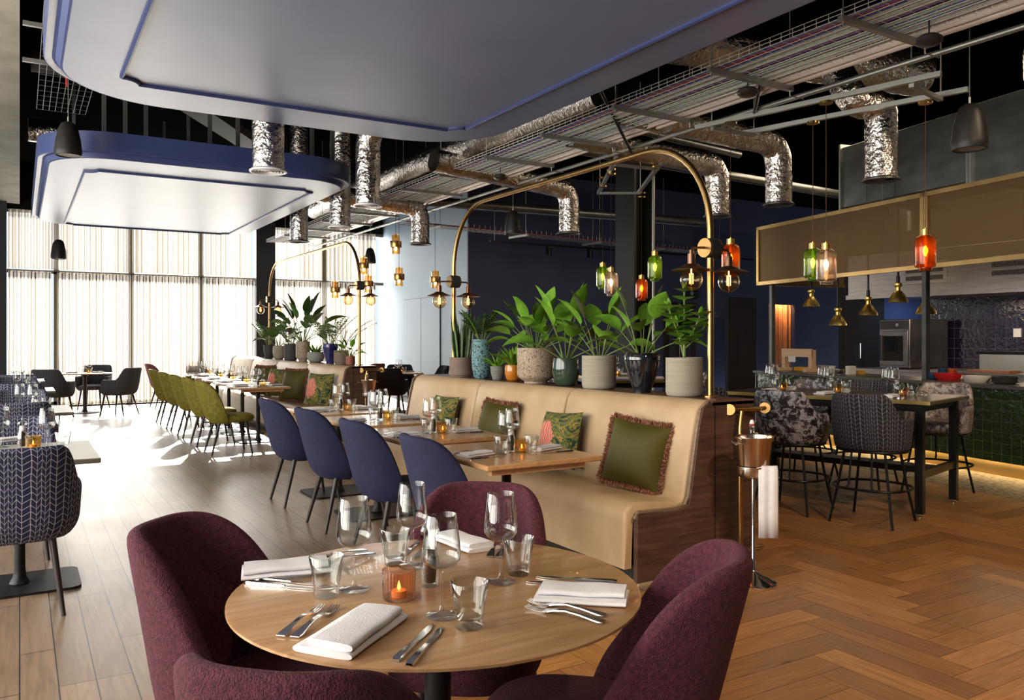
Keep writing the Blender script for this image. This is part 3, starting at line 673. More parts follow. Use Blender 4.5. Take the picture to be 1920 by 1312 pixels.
def knife():
    mb=MB(); mb.loops([[(-w,y,z),(w,y,z),(w*.8,y,z+h),(-w*.8,y,z+h)] for y,w,z,h in ((-.11,.008,.0,.006),(-.10,.0105,.0,.008),(-.05,.0075,.0,.007),(.0,.0055,.0,.006),(.008,.005,.001,.004))])
    mb.loops([[(-w0,y,.001),(w1,y,.001),(w1,y,.0028),(-w0,y,.0028)] for y,w0,w1 in ((.008,.006,.006),(.03,.0085,.0085),(.07,.009,.0085),(.095,.0075,.004),(.112,.001,-.002))])
    return mb
P_fork=Proto(one(fork(),'fork',M_steel,'fork',sharp=50)); P_knife=Proto(one(knife(),'knife',M_steel,'knife',sharp=50))
def napkin():
    mb=MB()
    def fold(x0,x1,y0,y1,z0,h,sk,wv):
        L=[]; n=10
        for i in range(n+1):
            x=lerp(x0,x1,i/n); s=sk*(i/n); ring=[]
            for k in range(16):
                a=2*PI*k/16; y=(y0+y1)/2+s+(y1-y0)/2*spw(math.cos(a),.35); z=z0+h/2+h/2*spw(math.sin(a),.7)+wv*math.sin(i*.9+y*30)
                ring.append((x,y,max(z0*.5,z)))
            L.append(ring)
        mb.loops(L)
    fold(-.105,.10,-.058,.056,.0,.012,.006,.0005); fold(-.10,.092,-.056,.030,.012,.013,.012,.0012)
    return mb
P_nap=Proto(one(napkin(),'folded_napkin',M_white,'napkin',sharp=50))
GR={'wine':'wine glasses','tum':'water tumblers','nap':'folded napkins','fork':'forks','knife':'knives','tea':'tealight holders','mill':'pepper mills'}
Z0=.7505
def put(P,px,py,label,grp,rz=0,z=Z0,dz=0):
    p=ZP(px,py,z); return P.put((p[0],p[1],z+dz),rz,label,grp)
rtl=' on the round foreground table'
for (x,y,w) in ((664,1106,'left, beside the napkin'),(773,1062,'at the back, by the amber tumbler'),(828,1155,'front centre, next to a tumbler'),(939,1091,'right, beside a tumbler')): put(P_wine,x,y,'tall stemmed wine glass, '+w+','+rtl,'wine glasses on the round table')
for (x,y,w) in ((612,1117,'left of the tealight, by a napkin'),(741,1057,'behind the tealight'),(880,1175,'nearest the front'),(972,1076,'right rear, by the bench')): put(P_tum,x,y,'clear water tumbler '+w+','+rtl,'tumblers on the round table')
put(P_tea,748,1122,'smoked ribbed glass tealight holder glowing on the round foreground table',None)
put(P_mill,806,1098,'clear pepper mill with white collar on the round foreground table',None)
def seg(P,a,b,label,grp,z=Z0):
    A=ZP(*a,z);B=ZP(*b,z); f=(B[0]-A[0],B[1]-A[1]); return P.put(((A[0]+B[0])/2,(A[1]+B[1])/2,z),face(*f),label,grp)
for a,b,w in (((519,1200),(607,1135),'front left, outer one'),((538,1207),(640,1133),'front left, next to the napkin'),((1145,1158),(985,1128),'right, nearer the napkin'),((1138,1170),(985,1140),'right, nearer the table edge'),((694,1040),(600,1062),'left rear, beyond the napkin'),((672,1035),(590,1052),'left rear, outer one'),((917,1048),(938,1012),'rear, left of the pair'),((934,1048),(957,1014),'rear, right of the pair')):
    seg(P_fork,a,b,'polished fork, %s, on the round table'%w,'forks on the round table')
for a,b,w in (((742,1240),(812,1172),'front, left of the pair'),((768,1248),(829,1178),'front, right of the pair'),((1157,1093),(1006,1081),'right, beyond the napkin'),((1148,1099),(982,1091),'right, nearest the napkin'),((460,1093),(600,1106),'left, nearest the table edge'),((474,1085),(610,1098),'left, against the napkin'),((790,1014),(750,1045),'rear, left of the pair'),((812,1014),(778,1046),'rear, right of the pair')):
    seg(P_knife,a,b,'polished knife, %s, on the round table'%w,'knives on the round table')
for a,b,w,s in (((615,1222),(712,1160),'in front of us, two layers offset',1.25),((1150,1125),(1030,1117),'by the right-hand chair',1.1),((478,1082),(600,1072),'beside the left-hand chair, on knives',1.15),((850,1012),(896,1030),'beside the far plum chair',1.05)):
    A=ZP(*a,Z0);B=ZP(*b,Z0); P_nap.put(((A[0]+B[0])/2,(A[1]+B[1])/2,Z0+(.009 if 'knives' in w else 0)),math.atan2(B[1]-A[1],B[0]-A[0]),'folded white linen napkin %s, round table'%w,'napkins on the round table',s)
# a two-person place setting in table coordinates: (dx along x to the bench, dy)
def setting(cx,cy,z,tab,rnd,two=True,warm=True,detail=True,wx=.3,rz=0,wine=2):
    c,s=math.cos(rz),math.sin(rz)
    def L(dx,dy): return (cx+dx*c-dy*s,cy+dx*s+dy*c,z)
    j=lambda a: rnd.uniform(-a,a)
    nm=('chair side','bench side') if two==True else ('near side','far side')
    for k,sd in enumerate((-1,1)):
        P_nap.put(L(sd*wx*.78,-.02+j(.02)),rz+(0.1 if sd<0 else .2)+j(.2),'folded white napkin, %s, %s'%(nm[k],tab),'napkins on set tables',.95)
        if detail:
            P_fork.put(L(sd*wx*.74,.10+j(.01)),rz+face(-sd,0),'fork, %s, %s'%(nm[k],tab),'forks on set tables'); P_knife.put(L(sd*wx*.74,-.13+j(.01)),rz+face(-sd,0),'knife, %s, %s'%(nm[k],tab),'knives on set tables')
        if k<wine: P_wine.put(L(.02+sd*.055+j(.01),.06+.05*sd),j(1),'stemmed wine glass, %s of the mill, %s'%(nm[k],tab),'wine glasses on set tables')
        P_tum.put(L(sd*.075+j(.01),-.07-.03*sd),j(1),'water tumbler, %s of the mill, %s'%(nm[k],tab),'tumblers on set tables')
    P_mill.put(L(.0,-.0),0,'clear pepper mill, %s'%tab,'pepper mills on set tables')
    (P_tea2 if warm else P_tea).put(L(.06,-.02),0,'ribbed tealight holder, %s'%tab,'tealight holders on set tables')
rn=random.Random(5)
for i,y in enumerate(bt_y): setting(BTX+.03*i,y-.05,Z0,ph[i].replace('oak table along','bench table of'),rn)
for i,y in enumerate(ft_y): setting(2.78+.03*i,y,Z0,'%s table of the far bench'%ph2[i],rn,detail=i<2)
L0=' on the nearest grey table at the left edge'
for (x,y,w) in ((88,840,'tall stemmed wine glass'),(3,838,'wine glass cut by the picture edge')): put(P_wine,x,y,w+L0,'wine glasses on set tables')
put(P_tum,118,842,'water tumbler at the right end'+L0,'tumblers on set tables'); put(P_mill,42,840,'clear pepper mill'+L0,'pepper mills on set tables'); put(P_tea2,62,840,'ribbed tealight holder'+L0,'tealight holders on set tables')
put(P_nap,22,826,'folded white napkin'+L0,'napkins on set tables',.4); seg(P_fork,(88,824),(106,822),'fork beside the tumbler'+L0,'forks on set tables')
for i,(x,y) in enumerate(lt):
  if i: setting(x+.08,y-.06,Z0,'%s grey table on the left'%['nearest','second','third','fourth'][i],rn,two=False,detail=i<1,rz=PI/2,wx=.3)
for (x,y,w),nn in zip(frt,('round table by the window curtains','round table by the blue wall')): setting(x,y,Z0,nn,rn,two=False,detail=False,wx=.28)
# ---------------------------------------------------------------- cushions
def cushion(kind,name='scatter_cushion'):
    S=.41; n=14; t=thing(name,'x','cushion')
    def pt(u,v,side):
        x=u*S/2*(1-.06*(1-v*v)); z=v*S/2*(1-.06*(1-u*u)); d=.092*((1-abs(u)**2.6)*(1-abs(v)**2.6))**.55; return (x,side*d,z+S/2)
    def half(side):
        mb=MB(); rows=[[pt(-1+2*i/n,-1+2*k/n,side) for i in range(n+1)] for k in range(n+1)]
        if side>0: rows=rows[::-1]
        return mb.loops(rows,closed_ring=False)
    fm=M_floral if kind=='floral' else M_olive
    half(-1).build('front_cover',fm,t,sharp=80); half(1).build('back_cover',M_cback if kind=='floral' else M_olive,t,sharp=80)
    if kind!='floral':
        r=random.Random(3); mb=MB()
        for e in range(4):
            for k in range(120):
                for q in range(5):
                    u=-1+2*(k+r.random())/120; a={0:(u,1),1:(u,-1),2:(1,u),3:(-1,u)}[e]; o={0:(0,1),1:(0,-1),2:(1,0),3:(-1,0)}[e]
                    p=Vector(pt(a[0],a[1],1)); l=r.uniform(.018,.042); d=Vector((o[0]+r.uniform(-.5,.5),r.uniform(-.6,.6),o[1]+r.uniform(-.5,.5))).normalized()
                    w=Vector((r.uniform(-1,1),r.uniform(-1,1),r.uniform(-1,1))).normalized()*.006; b=len(mb.v); m_=p+d*l*.5+Vector((0,0,-.002)); mb.v+=[tuple(p-w),tuple(p+w),tuple(m_+w),tuple(p+d*l+w*.4),tuple(m_-w)]
                    mb.face((b,b+1,b+2,b+3,b+4))
        fo=mb.build('fringe',M_fringe,t,sharp=80); fo['kind']='stuff'
    return t
P_fl=Proto(cushion('floral')); P_ol=Proto(cushion('olive'))
def seat_cushion(P,bx,y,label,rz=0,tilt=-.25,sc=1,roll=0,dx=.0,dz=.0):
    """front (-y local) turned to face -x, leaning on the bench back"""
    o=P.put((0,0,0),0,label,'cushions on the benches',sc); o.rotation_mode='XYZ'
    M=Matrix.Translation((bx+.335+dx,y,.475+dz))@Matrix.Rotation(-PI/2+rz,4,'Z')@Matrix.Rotation(tilt,4,'X')@Matrix.Rotation(roll,4,'Y')@Matrix.Scale(sc,4)
    o.matrix_world=M; return o
# ---------------------------------------------------------------- plants
def leafmat(n,c1,c2): return noisy(n,c1,c2,14,.38,spec=.6,detail=3)
M_l1=leafmat('leaf_bright',(.10,.25,.016),(.18,.38,.035)); M_l2=leafmat('leaf_deep',(.03,.10,.018),(.07,.19,.03)); M_l3=leafmat('leaf_snake',(.03,.075,.02),(.12,.20,.06)); M_l4=leafmat('leaf_yellowgreen',(.10,.22,.012),(.16,.32,.03)); M_stem=mat('plant_stem',(.14,.2,.04),.5); M_soil=noisy('soil_chips',(.12,.09,.06),(.30,.25,.18),60,.95); M_dead=mat('withered_leaf',(.40,.13,.02),.7)
def leaf(mb,base,d0,length,width,droop=.6,fold=.25,n=8,tipw=1.,shape='oval',twist=0.):
    """leaf blade growing from base along d0, bending down by droop"""
    p=Vector(base); d=Vector(d0).normalized(); side=d.cross(Vector((0,0,1)))
    if side.length<.05: side=Vector((1,0,0))
    side.normalize()
    if twist: side=Matrix.Rotation(twist,3,d)@side
    b=len(mb.v); st=length/n
    for i in range(n+1):
        u=i/n
        if shape=='oval': w=width*math.sin(PI*min(1,u**.8*.97+.03))**.8
        elif shape=='blade': w=width*(1-u**3)*(.55+.45*math.sin(PI*min(1,u+.15)))
        else: w=width*max(.02,4*u*(1-u))**.5
        up=side.cross(d).normalized(); 
        mb.v+=[tuple(p-side*w/2+up*w*fold),tuple(p),tuple(p+side*w/2+up*w*fold)]
        d=(d+Vector((0,0,-1))*droop*st/length).normalized(); p=p+d*st
    for i in range(n):
        a=b+3*i; mb.face((a,a+1,a+4,a+3)); mb.face((a+1,a+2,a+5,a+4))
    return p
def plant(label,pot,kind,loc,r,hp,hf,potm,leafm,seed,sxy=1.):
    """pot profile kind, outer radius r, pot height hp, foliage height above the pot hf"""
    R_=random.Random(seed); t=thing('potted_plant',label,'plant',loc,0,'potted plants on the bench ledges')
    pr={'cyl':[(.0,0),(.86,0),(.95,.03),(1,.12),(1,1),(.93,1),(.93,.9)],'vase':[(.0,0),(.62,0),(.8,.06),(.97,.3),(1,.55),(.92,.85),(.86,1),(.8,1),(.8,.93)],
        'taper':[(.0,0),(.62,0),(.66,.02),(.9,.5),(1,1),(.93,1),(.9,.93)],'bowl':[(.0,0),(.6,0),(.82,.12),(1,.5),(.98,.8),(.9,1),(.84,1),(.84,.93)],
        'glaze':[(.0,0),(.5,0),(.52,.08),(.8,.45),(1,.8),(1,.9),(.95,.96),(1.,1),(.9,1),(.88,.93)],'foot':[(.0,0),(.62,0),(.62,.05),(.92,.16),(1,.22),(1,1),(.94,1),(.94,.93)],'saucer':[(.0,0),(.86,0),(.86,.08),(.96,.08),(1,.1),(.98,1),(.9,1),(.9,.93)]}[pot]
    P=MB().lathe([(a*r,b*hp) for a,b in pr],36,sx=sxy).build('pot',potm,t,sharp=50)
    MB().lathe([(0,hp*.92),(r*.9,hp*.92)],24,sx=sxy).build('soil',M_soil,t)
    mb=MB(); sm=MB(); z=hp*.93
    if kind=='snake':
        for k in range(20):
            a=R_.uniform(0,2*PI); q=r*.7*math.sqrt(R_.random()); d=(math.cos(a)*.25*q/r,math.sin(a)*.25*q/r,1)
            leaf(mb,(q*math.cos(a),q*math.sin(a),z),d,hf*R_.uniform(.55,1.),.042,.05,.2,7,shape='blade',twist=R_.uniform(0,PI))
    elif kind=='zz':
        for k in range(13):
            a=2.4*k; d=Vector((math.cos(a)*.55*R_.uniform(.2,1),math.sin(a)*.55*R_.uniform(.2,1),1)).normalized(); p=Vector((.3*r*math.cos(a),.3*r*math.sin(a),z)); pts=[tuple(p)]; Ln=hf*R_.uniform(.75,1.1)
            for i in range(12):
                d=(d+Vector((math.cos(a),math.sin(a),-.2))*.045).normalized(); p=p+d*Ln/12; pts.append(tuple(p))
                if i>2:
                    s_=d.cross(Vector((0,0,1))).normalized()
                    for g in (-1,1): leaf(mb,p,s_*g+d*.7,.075,.028,.3,.15,4)
            leaf(mb,p,d,.07,.03,.1,.1,4); sm.tube(pts,[.007]+[.004]*12,6)
    elif kind in('broad','spath'):
        N=24 if kind=='broad' else 11
        for k in range(N):
            a=2.39996*k+R_.uniform(-.3,.3); up=1-.55*k/N; sp=lerp(.06,.95,(k/N)**(1 if kind=='broad' else 1.3)); d=Vector((math.cos(a)*sp,math.sin(a)*sp,up)).normalized(); p=Vector((.25*r*math.cos(a),.25*r*math.sin(a),z)); pts=[tuple(p)]; Ls=hf*lerp(.62,.42,k/N)*R_.uniform(.85,1.1)
            for i in range(5): d=(d+Vector((math.cos(a),math.sin(a),-.35))*.05).normalized(); p=p+d*Ls/5; pts.append(tuple(p))
            sm.tube(pts,[.006,.0055,.005,.004,.0035,.003],6)
            leaf(mb,p,d,hf*R_.uniform(.38,.52)*(1 if kind=='broad' else 1.1),hf*R_.uniform(.19,.27)*(1 if kind=='broad' else 1.15),lerp(.25,1.15,k/N),.16,9,shape='oval',twist=R_.uniform(-.6,.6))
    elif kind=='fern':
        for k in range(26):
            a=2.39996*k; sp=R_.uniform(.25,1.); d=Vector((math.cos(a)*sp,math.sin(a)*sp,1)).normalized()
            leaf(mb,(.4*r*math.cos(a),.4*r*math.sin(a),z),d,hf*R_.uniform(.7,1.15),hf*.16,1.1,.2,8,shape='blade',twist=R_.uniform(-.5,.5))
    elif kind=='clusia':
        for k in range(7):
            a=2.39996*k; sp=[0,.25,.9,1.1,.9,1.1,.7][k]; d=Vector((math.cos(a)*sp,math.sin(a)*sp,.8 if sp>.5 else 1)).normalized(); p=Vector((0,0,z)) if k<2 else Vector((0,0,z+hf*R_.uniform(.15,.35))); pts=[tuple(p)]; Ln=hf*(1 if k==0 else R_.uniform(.5,.62)); NN=8 if k==0 else 5
            for i in range(NN):
                d=(d+Vector((0,0,.12))).normalized(); p=p+d*Ln/NN; pts.append(tuple(p)); q=Vector((math.cos(i*1.57+a),math.sin(i*1.57+a),.35))
                if i>0 or k>1:
                    for g in (-1,1): leaf(mb,p,Vector((q.x*g,q.y*g,.45)),.095,.10,.25,.06,6,shape='round',twist=0)
            leaf(mb,p,d+Vector((.3,0,0)),.075,.03,.1,.2,5); leaf(mb,p,d-Vector((.3,0,0)),.075,.03,.1,.2,5); sm.tube(pts,.006,6)
        sm.tube([(0,0,z-.01),(0,0,z+hf*.5)],.010,8)
    elif kind=='palm':
        for k in range(16):
            a=2.39996*k; d=Vector((math.cos(a)*.5*R_.uniform(.3,1.2),math.sin(a)*.5*R_.uniform(.3,1.2),1)).normalized(); p=Vector((.2*r*math.cos(a),.2*r*math.sin(a),z)); pts=[tuple(p)]; Ln=hf*R_.uniform(.7,1.1)
            for i in range(14):
                d=(d+Vector((math.cos(a),math.sin(a),-.5))*.05).normalized(); p=p+d*Ln/14; pts.append(tuple(p))
                if i>3:
                    s_=d.cross(Vector((0,0,1))).normalized()
                    for g in (-1,1): leaf(mb,p,s_*g+d*.5,.11,.014,.5,.1,4)
            sm.tube(pts,.003,5)
    if len(sm.v): sm.build('stem',M_stem,t)
    fo=mb.build('foliage',leafm,t,sharp=80)
    return t
M_pspeck=noisy('speckled_stone_glaze',(.42,.33,.24),(.16,.10,.06),70,.5,detail=6,ramp=(.52,.62),bump=.4,bscale=80)
M_pteal=noisy('teal_crackle_glaze',(.13,.28,.30),(.03,.04,.04),55,.55,detail=3,ramp=(.5,.58),bump=.6,bscale=60)
M_pgrn=noisy('bottle_green_glaze',(.012,.03,.02),(.06,.09,.06),3,.12,coat=.6,stretch=(1,1,.4))
M_pblk=mat('gloss_black_glaze',(.008,.010,.014),.1,coat=1.)
M_pbe=noisy('ribbed_concrete',(.36,.32,.25),(.42,.38,.30),5,.85,stretch=(1,1,30),bump=.5,bscale=30)
M_pgr=noisy('grey_concrete',(.15,.16,.15),(.20,.21,.19),8,.8,stretch=(1,1,20),bump=.3)
M_pdk=mat('slate_pot',(.055,.06,.06),.7); M_pbr=noisy('mauve_brown_clay',(.20,.14,.11),(.25,.18,.14),6,.8)
M_por=mat('orange_glaze',(.50,.17,.015),.2,coat=.5); M_pbl=noisy('cobalt_glaze',(.015,.015,.09),(.04,.04,.16),6,.15,coat=.6); M_pov=mat('grey_oval_pot',(.28,.28,.26),.8); M_psand=noisy('sand_pot',(.34,.30,.22),(.40,.36,.27),8,.8)
LZ=1.0225
def pplant(px,pyb,wpx,hpx,hfpx,*a,lx=None,**k):
    p=ZP(px,pyb,LZ); d=p[0]*FW[0]+p[1]*FW[1]; s=d/F; return p,wpx*s/2,hpx*s,hfpx*s
def PL(label,pot,kind,px,pyb,w,h,hf,potm,leafm,seed,ledge_x,sxy=1.):
    """pot stands on the ledge at ledge_x, on the sight line of px"""
    r=ray(px,0); y=ledge_x*r[1]/r[0]; d=ledge_x*FW[0]+y*FW[1]; s=d/F
    return plant(label,pot,kind,(ledge_x,y,LZ),w*s/2,h*s,hf*s,potm,leafm,seed,sxy)
X1=LX1
PL('snake plant with upright blades in a mauve-brown saucer pot','saucer','snake',864,702,43,36,105,M_pbr,M_l3,1,X1)
PL('dark glossy plant in a tall teal crackle-glazed vase','vase','zz',903,708,38,73,62,M_pteal,M_l2,2,X1)
PL('small bright fern in a little grey ribbed pot','taper','fern',933,710,28,26,36,M_pgr,M_l1,3,X1-.02)
PL('feathery green fern in a small orange glazed pot','bowl','fern',962,713,32,30,55,M_por,M_l4,4,X1+.02)
PL('big patterned-leaf plant in a wide speckled beige pot','foot','broad',1005,720,71,66,112,M_pspeck,M_l1,5,X1)
PL('broad-leaved plant in a round bottle-green glazed pot','bowl','spath',1061,724,52,52,135,M_pgrn,M_l1,6,X1)
PL('tall-leaved plant in a ribbed cream concrete pot','cyl','spath',1123,730,64,62,128,M_pbe,M_l1,18,X1)
PL('large-leaved plant in a glossy black tapered pot','glaze','spath',1204,740,68,74,128,M_pblk,M_l1,8,X1)
PL('round-leaved branching plant in a grey concrete cylinder at the ledge end','cyl','clusia',1283,748,69,72,128,M_pbe,M_l1,9,X1)
X2=LX2
PL('leafy plant in a dark tapered pot, farthest on the far bench','taper','zz',504,671,20,25,50,M_pdk,M_l1,11,X2)
PL('slender plant in a beige rounded pot on the far bench','bowl','spath',523,672,23,25,52,M_psand,M_l2,12,X2)
PL('bushy plant in a slate cylinder pot on the far bench','cyl','zz',545,674,24,31,42,M_pdk,M_l2,13,X2)
PL('tallest plant with long pointed leaves in a speckled pot, far bench','foot','broad',568,676,26,37,92,M_pspeck,M_l2,14,X2)
PL('low bright plant in a grey oval planter on the far bench','bowl','fern',592,679,32,19,25,M_pov,M_l4,15,X2)
PL('bushy plant in a cobalt blue glazed pot on the far bench','glaze','zz',619,681,29,37,66,M_pbl,M_l1,16,X2)
PL('feathery palm in a square-looking clay pot on the far bench','saucer','palm',640,683,28,26,78,M_pbr,M_l2,17,X2)
PL('small plant in a red banded tin at the end of the far bench','cyl','spath',657,683,17,17,38,noisy('red_tin',(.35,.08,.05),(.25,.10,.07),8,.5),M_l1,19,X2-.02)
# ---------------------------------------------------------------- cushions on the benches
for P,px,w,rz,ro in ((P_ol,1176,'olive velvet cushion with rust fringe, nearest on the near bench',.40,.12),(P_fl,1040,'pink peony tapestry cushion in the middle of the near bench',.1,-.05),
        (P_ol,917,'olive velvet cushion with rust fringe, farther along the near bench',.15,.05),(P_fl,820,'dark floral tapestry cushion at the far end of the near bench',.1,0)):
    r=ray(px,0); X=CX1; seat_cushion(P,B1X,X*r[1]/r[0],w,rz,roll=ro)
for P,px,w in ((P_fl,605,'floral tapestry cushion nearest on the far bench'),(P_ol,556,'olive fringed cushion, second on the far bench'),(P_fl,527,'floral tapestry cushion, third on the far bench'),(P_ol,498,'olive fringed cushion, farthest on the far bench')):
    r=ray(px,0); X=B2X+.35; seat_cushion(P,B2X,X*r[1]/r[0],w,.5,sc=1.12,dx=-.07)
# ---------------------------------------------------------------- brass arches with lamp clusters
def arc(c,r,a0,a1,n,pl):
    return [pl(c[0]+r*math.cos(math.radians(lerp(a0,a1,k/n))),c[1]+r*math.sin(math.radians(lerp(a0,a1,k/n)))) for k in range(n+1)]
def make_arch(label,x,y0,y1,ztop,zhub,zbase=LZ):
    t=thing('arch_lamp',label,'arch lamp',(x,y0,zbase)); L=y1-y0; h=ztop-zbase; r=.62; P=lambda a,b:(0,a,b)
    pts=[(0,0,0),(0,0,h-r-.3)]+arc((r,h-r),r,180,90,12,P)+arc((L-r,h-r),r,90,0,12,P)+[(0,L,h-r-.3),(0,L,0)]
    MB().tube(pts,.021,14).build('brass_arch',M_brass,t,sharp=60)
    for yy in (0,L):
        hub=MB(); hz=zhub-zbase; hub.tube([(-.055,yy,hz),(.055,yy,hz)],.062,24)
        ho=hub.build('hub',M_brass,t); MB().tube([(-.038,yy,hz),(.038,yy,hz)],.064,24).build('leather_band',M_grey,ho)
        for s in (-1,1):
            a=MB().tube([(s*.05,yy,hz),(s*.15,yy,hz-.005),(s*.165,yy,hz-.03)],.008,8).tube([(s*.165,yy,hz-.02),(s*.165,yy,hz-.045)],.013,10).tube([(s*.165,yy,hz-.045),(s*.165,yy,hz-.11)],.024,14)
            ao=a.build('lamp_arm',M_cop,t)
            sh=MB().lathe([(.024,.012),(.045,.008),(.06,-.005),(.125,-.028),(.126,-.031),(.058,-.010),(.02,0)],32,c=(s*.165,yy,hz-.12)); sh.build('lamp_shade',M_cop,t,sharp=40)
            gb=MB().lathe([(.022,.0),(.026,-.02),(.05,-.036),(.066,-.062),(.072,-.09),(.066,-.118),(.045,-.144),(.02,-.157),(.0005,-.16)],24,c=(s*.165,yy,hz-.12)); g=gb.build('globe_bulb',M_goldg,t)
            f=MB()
            for k in range(5):
                aa=2*PI*k/5; cx,cy=s*.165+.012*math.cos(aa),yy+.012*math.sin(aa); f.tube([(cx,cy,hz-.17),(cx*1.0,cy,hz-.235)],.0011,5)
            f.tube([(s*.165,yy,hz-.13),(s*.165,yy,hz-.175)],.004,6); f.build('filament',M_fil,g)
        pl=MB().lathe([(0,0),(.05,0),(.05,.008),(.025,.012),(0,.012)],20,c=(0,yy,0)).build('foot_plate',M_brass,t)
    return t
A1y0,A1y1=A1[1],A1[2]
make_arch('brass arch over the near bench with filament globe lamps',A1[0],A1y0,A1y1,2.72,1.98)
make_arch('brass arch over the far bench with filament globe lamps',A2[0],A2[1],A2[2],2.80,2.14)
# ---------------------------------------------------------------- pendants
def bottle_pendant(gm,name,hgt=.30,r=.085):
    t=thing('glass_pendant','x','pendant lamp')   # origin at glass centre
    pr=[(.028,.15),(.05,.145),(.074,.128),(.083,.10),(.085,.05),(.084,-.10),(.080,-.118),(.070,-.122),(.052,-.125),(.052,-.148),(.049,-.15),(.049,-.128),(.0795,-.10),(.082,.05),(.079,.10),(.05,.138)]
    MB().lathe(pr,28).build(name,gm,t,sharp=60)
    MB().lathe([(.004,.215),(.008,.212),(.008,.20),(.036,.198),(.036,.140),(.0,.139)],24).build('lamp_cap',M_brasspol,t,sharp=40)
    MB().lathe([(.006,.14),(.012,.12),(.012,.07),(.010,.06)],12).build('bulb_holder',M_whitep,t)
    MB().lathe([(.004,.062),(.018,.035),(.021,.018),(.016,-.002),(.005,-.028),(.0,-.032)],16).build('candle_bulb',M_fil2,t)
    return t
Pg={'amber':Proto(bottle_pendant(M_amberg,'amber_glass_shade')),'green':Proto(bottle_pendant(M_greeng,'green_glass_shade')),'clear':Proto(bottle_pendant(M_clearg,'clear_glass_shade'))}
def cord(loc,z1,parent_thing,r=.003,m=None,ros=True,r0=.21):
    """cord and ceiling rose as parts of the pendant"""
    MB().tube([(0,0,r0),(0,0,z1-loc[2])],r,6).build('cord',m or mat('brown_flex',(.09,.04,.02),.7),parent_thing)
    if ros: MB().lathe([(0,0),(.055,.0),(.055,.018),(0,.02)],20,c=(0,0,z1-loc[2]-.02)).build('ceiling_rose',M_brasspol,parent_thing)
RZ=3.4
for kd,px,py,pytop,w in (('amber',1735,474,190,'amber glass pendant lamp nearest us before the kitchen canopy'),('clear',1549,500,190,'clear glass pendant lamp in front of the kitchen canopy'),('green',1524,496,228,'green glass pendant lamp behind the clear one, before the canopy'),('amber',1370,488,229,'amber glass pendant behind the globe lamp beside the brass arch')):
    a=ZP(px,pytop,RZ); d=a[0]*FW[0]+a[1]*FW[1]; l=DP(px,py,d); o=Pg[kd].put(l,0,w,'coloured glass pendants'); cord(l,RZ,o)
for kd,px,py,d,w in (('green',1228,503,9.5,'green glass pendant lamp hanging alone right of the dark column'),('clear',1146,532,9.9,'clear glass pendant lamp left of the dark column'),('green',1130,521,10.7,'green glass pendant lamp half behind the clear one by the column'),('amber',1203,543,11.2,'amber glass pendant lamp low in front of the dark column')):
    l=DP(px,py,d); o=Pg[kd].put(l,0,w,'coloured glass pendants'); cord(l,RZ,o)
def ring_pendant():
    t=thing('brass_pendant','x','pendant lamp'); MB().lathe([(.001,.15),(.064,.145),(.066,.05),(.066,-.05),(.066,-.14),(.062,-.145),(.062,.14)],24,flute=.02,nf=16).build('ribbed_glass_shade',M_goldg,t,sharp=70)
    MB().lathe([(.068,.05),(.088,.048),(.09,.04),(.09,-.045),(.088,-.05),(.068,-.05)],28).build('brass_collar',M_brass,t,sharp=40)
    MB().lathe([(.004,.17),(.012,.165),(.012,.10),(.004,.10)],10).build('bulb_holder',M_brass,t); MB().lathe([(.0,-.035),(.02,-.05),(.022,-.075),(.01,-.1),(0,-.104)],14).build('bulb',M_fil2,t); return t
P_rg=Proto(ring_pendant())
for px,py,d,w in ((742,458,12.6,'brass-collared glass pendant highest of the cluster by the blue wall'),(748,519,13.2,'brass-collared glass pendant below the highest, by the blue wall'),(682,498,14.5,'brass-collared glass pendant left of the arch top against curtains'),(690,532,14.0,'brass-collared glass pendant behind the arch hub'),(628,543,14.5,'brass-collared glass pendant lowest, against the sheer curtain'),(816,524,13.8,'brass-collared glass pendant behind the near arch globe lamps')):
    l=DP(px,py,d); o=P_rg.put(l,0,w,'brass collar pendants'); cord(l,4.88,o,.003,M_black,False,.16)
def bell():
    t=thing('pendant_speaker','x','speaker'); MB().lathe([(0,.17),(.03,.168),(.06,.15),(.085,.10),(.107,0),(.118,-.10),(.119,-.125),(.113,-.15),(.107,-.152),(.1,-.14)],32).build('speaker_body',noisy('matt_black_enamel',(.008,.007,.007),(.013,.012,.011),20,.48),t,sharp=50)
    MB().lathe([(0,-.138),(.105,-.142)],24).build('speaker_grille',mat('speaker_grille',(.25,.24,.22),.6),t); MB().tube([(0,0,.165),(0,0,.215)],.008,8).build('hook',M_zinc,t); return t
P_sp=Proto(bell())
for px,py,d,w in ((128,262,7.7,'black pendant speaker hanging left, in front of the farther blue raft'),(110,468,13.5,'small black pendant speaker against the curtains at far left'),(1818,240,5.7,'large black pendant speaker nearest us at upper right'),(962,418,11.2,'black pendant speaker in front of the navy wall'),(694,480,17.,'black pendant speaker before the curtain beside the pale blue wall')):
    l=DP(px,py,d); o=P_sp.put(l,0,w,'black pendant speakers'); cord(l,4.88,o,.0035,M_zinc,False,.2)
